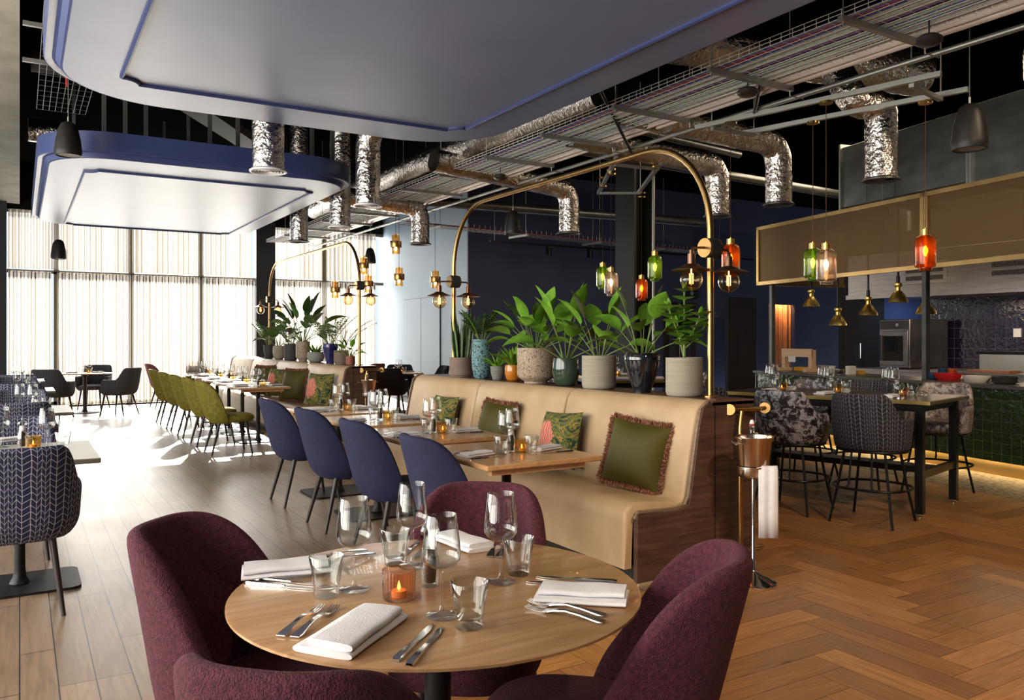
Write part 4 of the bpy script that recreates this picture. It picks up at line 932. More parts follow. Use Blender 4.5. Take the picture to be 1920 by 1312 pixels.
# rails that carry the bottle pendants
def rail(label,pairs,z=RZ,cross=((.05,),(.9,))):
    t=thing('pendant_rail',label,'lamp rail',(0,0,0)); E=[]
    for a,b in pairs: A=ZP(a[0],a[1],z);B=ZP(b[0],b[1],z); E.append((A,B)); MB().bar((A[0],A[1],z+.02),(B[0],B[1],z+.02),.041,.041).build('rail',M_zinc,t)
    for f in (.08,.9):
        p=[tuple(lerp(a,b,f) for a,b in zip(A,B)) for A,B in E]; MB().bar((p[0][0],p[0][1],z-.02),(p[1][0],p[1][1],z-.02),.041,.03).build('cross_bar',M_zinc,t)
        for q in p: MB().tube([(q[0],q[1],z),(q[0],q[1],4.9)],.006,6).build('threaded_rod',M_zinc,t)
rail('pair of zinc rails carrying the pendants in front of the kitchen canopy',(((1305,243),(1765,143)),((1385,255),(1815,172))))
rail('pair of zinc rails carrying the pendants beside the dark column',(((1156,299),(1122,365)),((1239,309),(1197,364))))
# ---------------------------------------------------------------- ice bucket stand
def bucket(label,loc,towel=True):
    t=thing('ice_bucket_stand',label,'ice bucket stand',loc)
    MB().lathe([(0,0),(.13,0),(.132,.006),(.12,.014),(.10,.02),(.085,.032),(.06,.04),(.045,.055),(.018,.066),(.011,.08),(.011,.60),(.0,.60)],40,flute=0).build('stand',M_steel,t,sharp=50)
    MB().lathe([(.0,.60),(.05,.60),(.082,.61),(.092,.625),(.095,.67),(.092,.672),(.09,.63),(0,.615)],32).build('hoop',M_steel,t,sharp=50)
    b=MB().lathe([(0,.62),(.078,.62),(.083,.64),(.106,.82),(.118,.835),(.118,.84),(.104,.838),(.08,.64),(0,.63)],40).build('bucket',noisy('copper_tinted_steel',(.62,.48,.38),(.72,.58,.48),2,.16,1.),t,sharp=50)
    for s in (-1,1): MB().tube([(s*.10,-.03,.80),(s*.135,-.03,.815),(s*.138,0,.80),(s*.135,.03,.815),(s*.10,.03,.80)],.005,8).build('ring_handle',M_steel,b)
    return t
bk=ZP(1422,1093); bk=(bk[0]-.02,bk[1]+.02)
bucket('polished ice bucket stand with copper-tinted bucket beside the near bench',(bk[0],bk[1],0))
def bottle(label,loc):
    t=thing('swing_top_bottle',label,'bottle',loc); MB().lathe([(0,0),(.036,0),(.038,.01),(.038,.15),(.03,.19),(.016,.215),(.014,.26),(.016,.265)],20).build('bottle_glass',M_glassT,t)
    MB().lathe([(.013,.265),(.014,.275),(.010,.29),(.0,.295)],14).build('stopper',M_whitep,t); MB().lathe([(.0145,.262),(.0145,.272)],14).build('rubber_seal',mat('red_rubber',(.5,.03,.02),.5),t)
    MB().tube([(.015,0,.22),(.02,0,.26),(.004,0,.295),(-.02,0,.26),(-.015,0,.22)],.0016,5).build('wire_clip',M_steel,t); return t
bottle('clear swing-top bottle in the ice bucket beside the near bench',(bk[0]-.01,bk[1],.64))
def towel(label,loc,rz):
    mb=MB(); rows=[]
    for i,(dx,z) in enumerate(((-.02,.60),(-.012,.655),(.0,.677),(.018,.679),(.028,.66),(.030,.55),(.031,.42),(.032,.28))):
        rows.append([(-.055+.11*k/12,-dx+.003*math.sin(k*1.1+i*.2),z) for k in range(13)])
    mb.loops(rows,closed_ring=False); o=mb.build('service_towel',M_white,sharp=80,loc=loc,rot=(0,0,rz)); s=o.modifiers.new('s','SOLIDIFY'); s.thickness=.004; return tag(o,label,'towel')
towel('white service towel hanging from the near ice bucket hoop',(bk[0]+.015,bk[1]-.085,0),-YAW)
p=ZP(688,800); q=XP_(B2X+.8,688); bk2=(B2X+.82,q-.0); bucket('ice bucket stand with copper-tinted bucket at the end of the far bench',(bk2[0],10.42,0))
bottle('clear swing-top bottle in the far ice bucket',(bk2[0]-.01,10.42,.64)); towel('white service towel on the far ice bucket hoop',(bk2[0]+.02,10.33,0),-.3)
# brass rails on the bench ends
def end_rail(label,x0,y,xr):
    t=thing('bench_end_rail',label,'brass rail'); M=MB()
    M.tube([(x0-.035,y,.965),(xr,y-.06,.965)],.014,12).tube([(xr,y-.06,.965),(xr+.10,y-.02,.965)],.014,12)
    M.tube([(x0+.02,y-.05,.955),(x0-.0,y-.055,.86),(x0-.0,y-.055,.14),(x0+.03,y-.055,.105),(xr,y-.06,.105),(xr+.05,y-.03,.105)],.016,12)
    M.build('rail_tube',M_brass,t)
    for p in ((x0-.035,y-.0,.965),(xr+.09,y-.02,.965)): MB().tube([(p[0]-.012,p[1]-.012,p[2]),(p[0]+.012,p[1]+.004,p[2])],.034,20).build('flange',M_brass,t)
    return t
end_rail('brass rail fixed to the walnut end of the near bench',B1X+.82,3.585,B1X+.98)
end_rail('brass rail fixed to the walnut end of the far bench',B2X+.82,10.56,B2X+.98)
# ---------------------------------------------------------------- poseur tables and stools
ang=math.radians(14)
def make_poseur(name,label,W,Ln):
    t=thing(name,label,'high table'); h=.915
    MB().box(-W/2,-Ln/2,h-.03,W/2,Ln/2,h-.002).build('brass_edge',noisy('table_brass',(.33,.23,.07),(.42,.30,.10),5,.3,1.),t)
    MB().box(-W/2+.012,-Ln/2+.012,h-.01,W/2-.012,Ln/2-.012,h).build('tabletop',noisy('dark_bronze_top',(.05,.035,.02),(.10,.07,.04),3,.22,.3),t)
    for sx in (-1,1):
        for sy in (-1,1):
            x,y=sx*(W/2-.08),sy*(Ln/2-.10); l=MB().box(x-.03,y-.03,.03,x+.03,y+.03,h-.03).build('leg',M_black,t); MB().lathe([(0,0),(.018,0),(.018,.008),(.006,.012),(.006,.03)],12,c=(x,y,0)).build('levelling_foot',M_steel,l)
    for sy in (-1,1):
        for za,zb_ in ((.30,.36),(h-.09,h-.03)): MB().box(-W/2+.08,sy*(Ln/2-.10)-.02,za,W/2-.08,sy*(Ln/2-.10)+.02,zb_).build('end_rail',M_black,t)
    MB().box(-.10,-Ln/2+.1,.30,.10,Ln/2-.1,.35).build('stretcher',M_black,t)
    for sx in (-1,1): MB().box(sx*(W/2-.08)-.02,-Ln/2+.1,h-.09,sx*(W/2-.08)+.02,Ln/2-.1,h-.03).build('apron',M_black,t)
    return t
f1=ZP(1725,970);f2=ZP(1788,942); PW=math.dist(f1[:2],f2[:2])+.16; ang=math.atan2(f2[1]-f1[1],f2[0]-f1[0]); ux=(math.cos(ang),math.sin(ang)); uy=(-ux[1],ux[0])
PLn=1.82
def PT(a,b): return (f1[0]-.08*ux[0]-.10*uy[0]+a*ux[0]+b*uy[0], f1[1]-.08*ux[1]-.10*uy[1]+a*ux[1]+b*uy[1])
c=PT(PW/2,PLn/2); make_poseur('high_table','brass-edged black high table in front of the green tiled counter',PW,PLn); hp=bpy.data.objects['high_table']; hp.location=(c[0],c[1],0); hp.rotation_euler=(0,0,ang)
c2=(6.55,8.1); h2=dup(hp,(c2[0],c2[1],0),-.4,'second brass-edged high table behind the plants, beside the dark column')
def stool(fab):
    t=thing('counter_stool','x','stool'); f=lambda s: (lambda q: lerp(lerp(.99,.80,sstep(.30,.58,q)),.66,sstep(.84,1.,q)))(abs(s))
    shell(.54,.48,.555,f,.05,math.radians(125),.07,.85,.01,flare=.03).build('backrest',fab,t,sub=1)
    pad(.47,.45,.56,.655,.8,.02).build('seat_cushion',fab,t,sub=1)
    M=MB(); n=28; M.tube([(.255*math.cos(2*PI*k/n),.235*math.sin(2*PI*k/n),.552) for k in range(n)],.010,8,close=True); M.build('seat_ring',M_black,t)
    MB().tube([(.275*spw(math.cos(2*PI*k/n),.8),.26*spw(math.sin(2*PI*k/n),.8),.27) for k in range(n)],.0095,8,close=True).build('foot_ring',M_black,t)
    for sx in (-1,1):
        for sy in (-1,1): MB().tube([(sx*.15,sy*.15,.552),(sx*.185,sy*.18,.30),(sx*.235,sy*.235,0)],.0105,10).build('leg',M_black,t)
        MB().tube([(sx*.075,-.20,.552),(sx*.085,-.235,.30),(sx*.10,-.255,.27)],.008,8).build('back_strut',M_black,t)
    return t
S_h=Proto(stool(M_herrd)); S_c=Proto(stool(M_crush)); S_o=Proto(stool(M_crusho))
fx=lambda s:(ux[0]*s,ux[1]*s)
for S,a,b,d,w in ((S_h,-.30,.32,1,'black chevron stool with its back to us, near side of the high table'),(S_c,-.30,.96,1,'crushed silver velvet stool, near side of the high table'),(S_h,-.30,1.66,1,'black chevron stool half hidden behind the near bench end'),
        (S_o,PW+.28,.34,-1,'crushed copper-silver velvet stool behind the near table corner'),(S_h,PW+.28,1.0,-1,'dark chevron stool on the counter side of the high table'),(S_c,PW+.28,1.58,-1,'crushed velvet stool on the counter side, farther left')):
    c=PT(a,b); S.put((c[0],c[1],0),face(*fx(d)),w,'stools at the high table')
for i,(dx,dy,s) in enumerate(((-.62,-.5,1),(-.62,.5,1),(.62,-.4,-1))):
    a=-.4; S_c.put((c2[0]+dx*math.cos(a)-dy*math.sin(a),c2[1]+dx*math.sin(a)+dy*math.cos(a),0),face(math.cos(a)*s,math.sin(a)*s),'crushed velvet stool at the second high table, %s'%('near side','far end','counter side')[i],'stools at the second high table')
rn=random.Random(9); HT=.9155
for k,b in enumerate((.42,.98,1.5)):
    c=PT(PW/2,b); setting(c[0],c[1],HT,'%s setting of the high table'%('nearest','middle','farthest')[k],rn,two=False,detail=k==0,wx=.27,rz=ang,warm=k!=0)
for k in (-1,1): setting(c2[0]+.2*k,c2[1]+.5*k,HT,'%s setting of the second high table'%('near','far')[k>0],rn,two=False,detail=False,wx=.27,rz=-.4)
# ---------------------------------------------------------------- suspended blue rafts
M_under=noisy('raft_blue_sheen_tone',(.15,.18,.29),(.165,.195,.31),2,.36,spec=.55)  # raft blue greyed and lightened: sheen and floor bounce put into the colour
def offs(P,d):
    n=len(P); out=[]
    for i in range(n):
        a=Vector(P[i-1]);b=Vector(P[i]);c=Vector(P[(i+1)%n]); e=(c-a).normalized(); nn=Vector((e.y,-e.x)); out.append((b.x-nn.x*d,b.y-nn.y*d))
    return out
def raft(label,x0,y0,x1,y1,z,r,mold,rod):
    t=thing('ceiling_raft',label,'ceiling raft'); P=rrect(x0,y0,x1,y1,r,14)
    def q(d,zz): return [(a,b,zz) for a,b in offs(P,d)]
    mb=MB(); mb.loops([q(.3,z+.25),q(0,z+.25),q(0,z+.06),q(.008,z+.05),q(.03,z+.052),q(.05,z+.058),q(.07,z+.05),q(.09,z+.022),q(.098,z+.005),q(.112,z)],closed_ring=True,cap0=False,cap1=False)
    mb.build('raft_body',M_paint,t,sharp=25)
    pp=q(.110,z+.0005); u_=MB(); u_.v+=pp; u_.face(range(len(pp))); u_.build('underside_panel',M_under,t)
    mx0,my0,mx1,my1=mold; c=.12; Q=[]
    for (cx,cy,a0) in ((mx1,my1,270),(mx0,my1,0),(mx0,my0,90),(mx1,my0,180)):
        for k in range(7): a=math.radians(a0-90*k/6); Q.append((cx+c*math.cos(a),cy+c*math.sin(a)))
    L=[]
    for i in range(len(Q)): L.append((Q[i][0],Q[i][1],z-.006))
    MB().tube(L,.016,6,close=True).build('panel_moulding',M_paint,t,sharp=20)
    hm=MB()
    for (a,b) in rod:
        MB().box(a-.02,b-.02,z+.25,a+.02,b+.02,4.9).build('hanger',M_galv,t)
    return t
rods1=[(x,y) for x in (.6,1.9,3.2) for y in (2.,4.2,6.5)]
rods2=[(x,y) for x in (.75,.95,1.15,1.8,2.1,2.55,2.95,3.2) for y in (9.45,)]+[(x,y) for x in (.6,2.,3.1) for y in (12.,14.2)]
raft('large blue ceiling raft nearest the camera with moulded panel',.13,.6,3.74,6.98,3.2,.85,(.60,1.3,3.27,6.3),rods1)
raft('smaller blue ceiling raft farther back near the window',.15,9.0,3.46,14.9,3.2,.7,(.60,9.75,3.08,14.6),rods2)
# ---------------------------------------------------------------- foil ducts
def crumple(pts,r,seed,n=28,amp=.0055,seg=.035):
    """foil-wrapped flexible duct: dense wrinkled sweep"""
    R_=random.Random(seed); V=[Vector(p) for p in pts]; out=[V[0]]
    for a,b in zip(V,V[1:]):
        k=max(1,int((b-a).length/seg)); out+= [a.lerp(b,i/k) for i in range(1,k+1)]
    mb=MB(); b0=len(mb.v); mb.tube(out,r,n,cap=False)
    nn=[R_.uniform(-1,1) for _ in range(997)]
    for i in range(len(mb.v)):
        ring,k=divmod(i,n); c=out[ring]; v=Vector(mb.v[i]); w=nn[(ring*31+k*17)%997]*.6+nn[(ring//3*53+k*7)%997]*.5
        mb.v[i]=tuple(v+(v-c).normalized()*amp*w)
    return mb
def bend(a,b,c,n=8,f=.5):
    """rounded corner at b"""
    A,B,Cc=Vector(a),Vector(b),Vector(c); r=min((A-B).length,(Cc-B).length)*f; p0=B+(A-B).normalized()*r; p1=B+(Cc-B).normalized()*r
    return [tuple((1-t)**2*p0+2*t*(1-t)*B+t*t*p1) for t in [i/n for i in range(n+1)]]
def duct(label,path,r,seed,grille=True,white=False):
    t=thing('foil_duct',label,'air duct'); crumple(path,r,seed).build('duct_sleeve',M_foil,t,sharp=50)
    if grille:
        e=path[-1]; c=(e[0],e[1],e[2]); m=M_whitep if white else mat('dark_diffuser',(.10,.10,.095),.4,.6)
        g=MB().lathe([(r*.95,.02),(r*1.2,-.0),(r*1.2,-.012),(r*1.08,-.014),(r*.95,.01)],36,c=c)
        for q in (.78,.58,.38,.18): g.lathe([(r*q,-.002),(r*(q+.09),-.012),(r*(q+.06),.004)],30,c=c)
        g.build('diffuser',m,t,sharp=40)
        MB().lathe([(0,.03),(r*.95,.03)],24,c=c).build('diffuser_back',M_ceil,t)
    return t
ZB=2.88; r=.135
def gp(px,py): return ZP(px,py,ZB)
a=gp(503,320); duct('upright foil duct in front of the farther blue raft, round white diffuser',[(a[0],a[1],4.9),(a[0],a[1],ZB)],r,1,white=True)
a=gp(690,385); duct('kinked foil duct emerging below the big raft, white diffuser',[(a[0]+.25,a[1]-1.3,3.95)]+bend((a[0]+.25,a[1]-1.3,3.95),(a[0],a[1],3.75),(a[0],a[1],3.2))+[(a[0],a[1],ZB)],r,2,white=True)
a=gp(631,425); a=(a[0]+.05,a[1],0); duct('foil duct dropping right of the farther raft, third in line',[(a[0],a[1],4.9),(a[0],a[1],ZB)],r,3,white=True)
a=gp(552,452); a=(a[0]+.07,a[1],0); duct('foil duct farthest away, in front of the curtains',[(a[0],a[1],4.9),(a[0],a[1],ZB)],r,4)
def elbow(label,px,py,dx,dy,seed,zt=3.55):
    a=gp(px,py); s=(a[0]+dx,a[1]+dy,zt+.12); duct(label,[s]+bend(s,(a[0],a[1],zt),(a[0],a[1],ZB),10,.38)+[(a[0],a[1],ZB)],r*1.05,seed)
elbow('bent foil duct in front of the pale blue wall',788,457,-1.6,.2,5,3.45)
elbow('bent foil duct in front of the navy wall',1067,437,-2.2,-.2,6,3.5)
elbow('bent foil duct just right of the brass arch top',1345,405,-2.1,.1,7,3.5)
elbow('bent foil duct between the arch and the kitchen canopy',1460,383,-2.1,.2,8,3.55)
a=gp(1652,337); duct('foil duct with an S-bend in front of the square kitchen duct',[(a[0]-1.0,a[1]+1.2,4.1),(a[0]-.3,a[1]+.3,4.0)]+bend((a[0]-.3,a[1]+.3,4.05),(a[0]-.32,a[1]+.05,3.55),(a[0],a[1],3.6),8,.5)+bend((a[0]-.3,a[1],3.52),(a[0],a[1],3.6),(a[0],a[1],ZB),6,.5)+[(a[0],a[1],ZB)],r*1.05,9)
duct('horizontal foil main duct above the cable tray, near end',[(3.9,5.9,4.15),(6.6,5.5,4.2),(8.2,5.2,4.2)],.22,10,False)
duct('long foil main duct running towards the windows',[(5.0,6.5,3.85),(4.95,10,3.9),(4.9,15.5,3.9)],.19,11,False)
duct('wide foil duct crossing at the top right corner',[(6.6,2.2,3.95),(7.6,3.6,3.9),(8.3,3.95,3.9)],.22,12,False)
duct('foil duct above the soffit side, far left',[(.1,13.2,4.3),(.7,13.2,4.3)],.16,13,False)
duct('foil duct at the top left corner above the big raft',[(.08,5.2,4.4),(.6,5.1,4.4)],.2,14,False)
# long grey service pipes crossing overhead
for i,(a,b,rr,w) in enumerate((((3.6,7.6,4.05),(8.9,8.4,4.05),.05,'thin grey service pipe crossing above the cable tray'),((.1,9.8,4.3),(5.,9.6,4.3),.14,'wide dark service pipe above the farther raft'),((4.2,12.9,3.75),(12,12.2,3.75),.09,'grey service pipe in front of the navy wall top'),((5.,9.4,4.1),(13,8.6,3.7),.07,'dark sprinkler pipe running towards the kitchen'),((4.9,4.35,3.62),(5.75,5.25,3.42),.017,'black flexible conduit hanging across the tray, near'),((4.3,5.7,3.62),(5.72,6.95,3.42),.017,'black flexible conduit hanging across the tray, farther'))):
    tag(MB().tube([a,b],rr,14).build('service_pipe',M_black if rr<.02 else M_galv if i!=1 else mat('dull_pipe',(.03,.028,.024),.6,.1)),w,'pipe')
tag(MB().bar((1.6,10.5,4.35),(5.2,16.,4.35),.35,.12).build('steel_beam',mat('cream_beam',(.22,.21,.17),.6)),'pale diagonal beam above the gap between the rafts','beam')
# ---------------------------------------------------------------- cable tray, pipes and hangers
TZ=3.52; tx0,tx1=4.66,5.36; ty0,ty1=-1.,18.2
tray=thing('cable_tray','long wire basket cable tray running the length of the ceiling','cable tray')
w=MB()
for k in range(9): x=lerp(tx0,tx1,k/8); w.tube([(x,ty0,TZ),(x,ty1,TZ)],.0028,4)
for x in (tx0,tx1):
    for z in (.03,.06): w.tube([(x,ty0,TZ+z),(x,ty1,TZ+z)],.003,4)
y=ty0
while y<ty1: w.tube([(tx0,y,TZ+.06),(tx0,y,TZ),(tx1,y,TZ),(tx1,y,TZ+.06)],.0025,4); y+=.10
w.build('wire_basket',mat('bright_zinc_wire',(.85,.87,.82),.45,.0),tray)
R_=random.Random(4); cols=[('cable_red',(.45,.02,.02)),('cable_white',(.62,.62,.6)),('cable_blue',(.08,.12,.35)),('cable_purple',(.2,.12,.3)),('cable_black',(.02,.02,.02)),('cable_white',(.6,.62,.6)),('cable_green',(.45,.6,.5))]
for k in range(20):
    nm_,cc=cols[0] if k==2 else cols[R_.randrange(1,7)]; x=tx0+.05+k*.032; MB().tube([(x+R_.uniform(-.008,.008),ty0+i*1.2,TZ+.012+R_.uniform(0,.012)) for i in range(17)],.0075,6).build('cable',mat(nm_,cc,.5),tray)
tag(MB().box(4.9,ty0,TZ+.10,5.42,ty1,TZ+.105).build('perforated_tray',noisy('pale_tray_metal',(.80,.78,.70),(.86,.84,.77),5,.5,.1)),'pale flat metal tray above the wire basket tray','cable tray')
M_insul=noisy('foil_lagging_pale',(.82,.70,.62),(.90,.80,.73),6,.3,.25,bump=.4)
for i,x in enumerate((5.42,5.52)): tag(MB().tube([(x,ty0,TZ+.02),(x,ty1,TZ+.02)],.03,14).build('lagged_pipe',M_insul),'foil-lagged pipe beside the cable tray, %s one'%('inner','outer')[i],'pipe','lagged pipes beside the cable tray')
tag(MB().tube([(5.68,ty0,3.46),(5.68,18.5,3.46)],.022,12).build('conduit',noisy('grey_conduit',(.30,.31,.28),(.38,.39,.35),4,.4,.8)),'long grey steel conduit right of the cable tray, running to the window','pipe')
k=0;y=3.45
while y<17.5:
    t=thing('strut_hanger','zinc strut hanger under the cable tray, number %d counted from the camera'%(k+1),'strut hanger',(0,y,TZ-.035),0,'strut hangers under the cable tray')
    t['label']='zinc strut hanger under the cable tray, '+['nearest the camera','second nearest','third nearest','fourth nearest','fifth nearest','sixth nearest','seventh nearest','eighth nearest','ninth nearest','tenth nearest','eleventh','twelfth','thirteenth'][k]
    MB().box(tx0-.08,-.02,-.02,tx1+.18,.02,.02).build('strut',M_zinc,t)
    for x in (tx0-.05,tx1+.15): MB().tube([(x,0,-.05),(x,0,1.42)],.005,6).build('threaded_rod',M_zinc,t)
    MB().tube([(tx1+.15,0,0),(tx1+.15,0,-.06),(5.68,0,-.06)],.006,6).build('conduit_clip',M_zinc,t); y+=1.19;k+=1
P=Proto(tag(MB().tube([(0,0,.0),(0,0,.12)],.006,6).lathe([(0,.02),(.06,.02),(.085,.0),(.085,-.025),(.06,-.045),(.0,-.05)],24).build('sensor_dome',mat('dark_sensor',(.03,.026,.024),.4)),'x','ceiling sensor'))
for a,w in (((1742,72),'black domed sensor under the tray at upper right'),((1402,170),'black sensor box under the tray above the arch'),((938,330),'small black sensor under the tray near the navy wall')): q=ZP(a[0],a[1],3.42); P.put(q,0,w,'sensors under the tray')
# secondary tray in front of the navy wall and left-hand tray over the soffit edge
t2=thing('cable_tray','wire basket cable tray crossing in front of the navy wall','cable tray'); w=MB(); A=Vector((5.6,12.6,3.35)); B=Vector((14,13.6,3.35)); D=(B-A).normalized(); Nn=Vector((-D.y,D.x,0))
for k in range(6): w.tube([tuple(A+Nn*k*.08),tuple(B+Nn*k*.08)],.003,4)
n=int((B-A).length/.12)
for i in range(n): p=A+D*i*.12; w.tube([tuple(p+Vector((0,0,.07))),tuple(p),tuple(p+Nn*.4),tuple(p+Nn*.4+Vector((0,0,.07)))],.003,4)
w.build('wire_basket',M_zinc,t2)
MB().tube([tuple(A+Nn*.1+Vector((0,0,.02))),tuple(B+Nn*.1+Vector((0,0,.02)))],.012,6).build('cable',mat('cable_red',(.45,.02,.02),.5),t2)
for i in range(5): p=A+D*(.6+i*1.9); MB().bar(tuple(p-Nn*.05-Vector((0,0,.03))),tuple(p+Nn*.5-Vector((0,0,.03))),.04).tube([tuple(p),tuple(p+Vector((0,0,1.5)))],.005,5).build('strut',M_zinc,t2)
t3=thing('cable_tray','bundle of wire trays in the ceiling gap at upper left','cable tray'); w=MB()
for k in range(9): x=.16+k*.06; w.tube([(x,7.1,3.95),(x,10.5,3.95)],.003,4)
for i in range(18): w.tube([(.16,7.1+i*.2,3.95),(.64,7.1+i*.2,3.95)],.002,4)
w.build('wire_basket',M_zinc,t3); MB().tube([(.35,7.1,3.97),(.35,8.2,3.97),(.4,9.2,3.9)],.014,6).build('cable',mat('cable_red',(.45,.02,.02),.5),t3)
for y in (7.6,8.6): MB().bar((.02,y,3.92),(.9,y,3.92),.035).build('strut',M_zinc,t3)
# track light
tl=thing('track_light','black lighting track with two spot heads in front of the navy wall','track light'); A=DP(1002,440,14.6);B=DP(1400,476,16.9); zt=(A[2]+B[2])/2; A=(A[0],13.9,3.3);B=(15.2,13.9,3.3)
MB().bar(A,B,.04,.035).build('track',M_black,tl)
for px in (1031,1108): x=xn(px,13.9); h_=MB().tube([(x,13.9,3.24),(x,13.9,3.08)],.04,16).box(x-.09,13.88,3.1,x-.05,13.92,3.28).build('spot_head',M_black,tl)
for x in (A[0]+.1,A[0]+2.5): MB().tube([(x,13.9,3.3),(x,13.9,4.9)],.004,5).build('suspension_wire',M_zinc,tl)
# ---------------------------------------------------------------- rectangular kitchen duct
def kl(px,py,h): p=ZP(px,py,h); return p
K0=ZP(1528,830,0); K1=ZP(1920,900,0); kv=Vector((K1[0]-K0[0],K1[1]-K0[1],0)).normalized(); kn=Vector((kv.y,-kv.x,0)); 
if kn.x<0: kn=-kn
def kat(px,off=0.):
    """distance along the counter line where the sight line of px meets it (line moved back by off)"""
    r=ray(px,0); ox,oy=K0[0]+kn.x*off,K0[1]+kn.y*off; det=kv.x*(-r[1])+kv.y*r[0]; return (-(-ox)*0+((-ox)*(-r[1])+(-oy)*r[0]))/det
KM=Matrix(((kv.x,kn.x,0,K0[0]),(kv.y,kn.y,0,K0[1]),(0,0,1,0),(0,0,0,1)))   # local x along counter towards camera, y to the kitchen
ka=kat(1419); kb=kat(1920)+3.
ct=thing('kitchen_counter','green tiled kitchen counter with dark worktop and brass plinth','counter'); ct.matrix_world=KM@Matrix.Translation((ka,0,0)); KL=kb-ka
MB().box(0,.0,.14,KL,.7,.88).build('tiled_front',M_gtile,ct)
MB().box(-.03,-.05,.885,KL,.75,.925).build('worktop',noisy('dark_stone',(.045,.042,.038),(.07,.066,.06),20,.3),ct,bevel=.004)
MB().box(.05,.02,.0,KL,.68,.14).build('plinth',noisy('brass_plinth',(.55,.38,.13),(.62,.45,.18),3,.35,1.,),ct)
tag(MB().box(-.015,-.015,.14,0,.0,.885).build('corner_trim',M_steel,ct),None,None)
ter=MB().box(ka-.6,-.95,-.02,kb,-.0,.003); o=ter.build('floor_terrazzo',noisy('terrazzo',(.30,.27,.22),(.07,.06,.05),22,.5,detail=4,ramp=(.45,.6))); o.matrix_world=KM; struct(o)
o=MB().box(ka-.2,.7,-.02,kb,5.,.002).build('floor_kitchen',mat('kitchen_floor',(.03,.03,.03),.5)); o.matrix_world=KM; struct(o)
# canopy
cn=thing('kitchen_canopy','bronze mesh canopy with brass frame above the kitchen counter','canopy'); ca=kat(1418,.05); cm=kat(1731,.05); cb=kb; cn.matrix_world=KM@Matrix.Translation((0,.05,0))
d0=K0; z0_,z1_=2.19,3.06
def meshmat():
    m=bpy.data.materials.new('bronze_mesh'); m.use_nodes=True; t=NT(m); t.n.clear(); o=t.new('ShaderNodeOutputMaterial'); tr=t.new('ShaderNodeBsdfTransparent'); 
    b=t.new('ShaderNodeBsdfPrincipled',inp={'Roughness':.45,'Metallic':.6}); b.inputs['Base Color'].default_value=(.20,.115,.045,1); mx=t.new('ShaderNodeMixShader',inp={0:.62}); t.link(tr.outputs[0],mx.inputs[1]); t.link(b.outputs[0],mx.inputs[2]); t.link(mx.outputs[0],o.inputs[0]); return m
fr=MB(); s=.05
for (xa_,xb_) in ((ca,cm),(cm+.005,cb)):
    f=MB().box(xa_,0,z0_,xb_,s,z0_+s).box(xa_,0,z1_-s,xb_,s,z1_).box(xa_,0,z0_,xa_+s,s,z1_).box(xb_-s,0,z0_,xb_,s,z1_).build('brass_frame',noisy('canopy_brass',(.50,.33,.13),(.60,.42,.18),4,.35,1.),cn)
    MB().box(xa_+s,.02,z0_+s,xb_-s,.024,z1_-s).build('mesh_panel',meshmat(),cn)
MB().box(ca,s,z0_,ca+s,1.6,z0_+s).build('brass_frame',M_brasspol,cn); MB().box(ca,s,z1_-s,ca+s,1.6,z1_).build('brass_frame',M_brasspol,cn); MB().box(ca+.02,s,z0_+s,ca+.024,1.6,z1_-s).build('mesh_panel',meshmat(),cn)
for px,w in ((1448,'dark steel post at the left end of the kitchen counter'),(1736,'dark steel post on the counter in front of the oven')):
    x=kat(px,.25); o=MB().box(x-.03,.22,.925 if px>1500 else .925,x+.03,.28,z0_+.02).build('counter_post',noisy('gunmetal',(.07,.075,.07),(.10,.105,.10),6,.4,.7)); o.matrix_world=KM; tag(o,w,'post')
# rectangular galvanised duct
rd=thing('square_duct','large galvanised square duct above the kitchen canopy','air duct'); a_=kat(1577,.9); rd.matrix_world=KM@Matrix.Translation((a_,.9,0))
MB().box(0,0,3.27,2.15,.9,4.13).build('duct_section',M_galv,rd,bevel=.004); MB().box(2.18,0,3.24,7.5,.9,4.16).build('duct_section',M_galv,rd,bevel=.004)
for x in (.5,1.0,1.5,2.9,3.5): MB().box(x-.008,-.008,3.275,x+.008,.0,4.12).build('seam',M_galv,rd)
for x in (0.,2.14,2.18,4.2): MB().box(x-.012,-.03,3.22,x+.022,.93,4.18).build('flange',M_zinc,rd)
for x in (.9,3.1): MB().box(x-.03,-.12,3.16,x+.03,1.0,3.21).tube([(x,-.1,3.18),(x,-.1,4.895)],.006,6).build('support_bracket',M_zinc,rd)
sx_=kat(1698,1.35)-a_; MB().tube([(sx_,.45,3.3),(sx_,.45,2.85)],.20,28).build('spigot',M_galv,rd)
# ---------------------------------------------------------------- heat lamps
def heat():
    t=thing('heat_lamp','x','heat lamp'); MB().lathe([(.02,.16),(.045,.15),(.05,.125),(.038,.105),(.028,.10),(.028,.06),(.05,.045),(.08,.0),(.11,-.055),(.118,-.085),(.113,-.085),(.075,-.005),(.02,.04)],30).build('brass_shade',noisy('gold_lamp',(.72,.50,.12),(.80,.60,.20),3,.34,1.),t,sharp=50)
    MB().tube([(0,0,.15),(0,0,.24)],.022,12).build('coupling',M_black,t); MB().lathe([(0,-.02),(.045,-.03),(.05,-.06),(0,-.075)],14).build('heat_bulb',mat('heat_bulb',(.8,.5,.3),.4,emit=(1,.5,.2),es=3),t)
    MB().tube([(0,0,.22),(0,0,1.1)],.013,10).build('coiled_stem',M_black,t); return t
P_heat=Proto(heat())
for i,(px,py,off) in enumerate(((1521,562,.55),(1571,597,.45),(1628,577,.5),(1684,552,.45),(1736,574,.5))):
    x=kat(px,off); wp=KM@Vector((x,off,0)); d=wp.x*FW[0]+wp.y*FW[1]; z=H+(HY-py)*d/F; P_heat.put((wp.x,wp.y,z-.01),0,'small brass heat lamp over the kitchen counter, %s from the left'%('first','second','third','fourth','fifth')[i],'heat lamps over the counter')
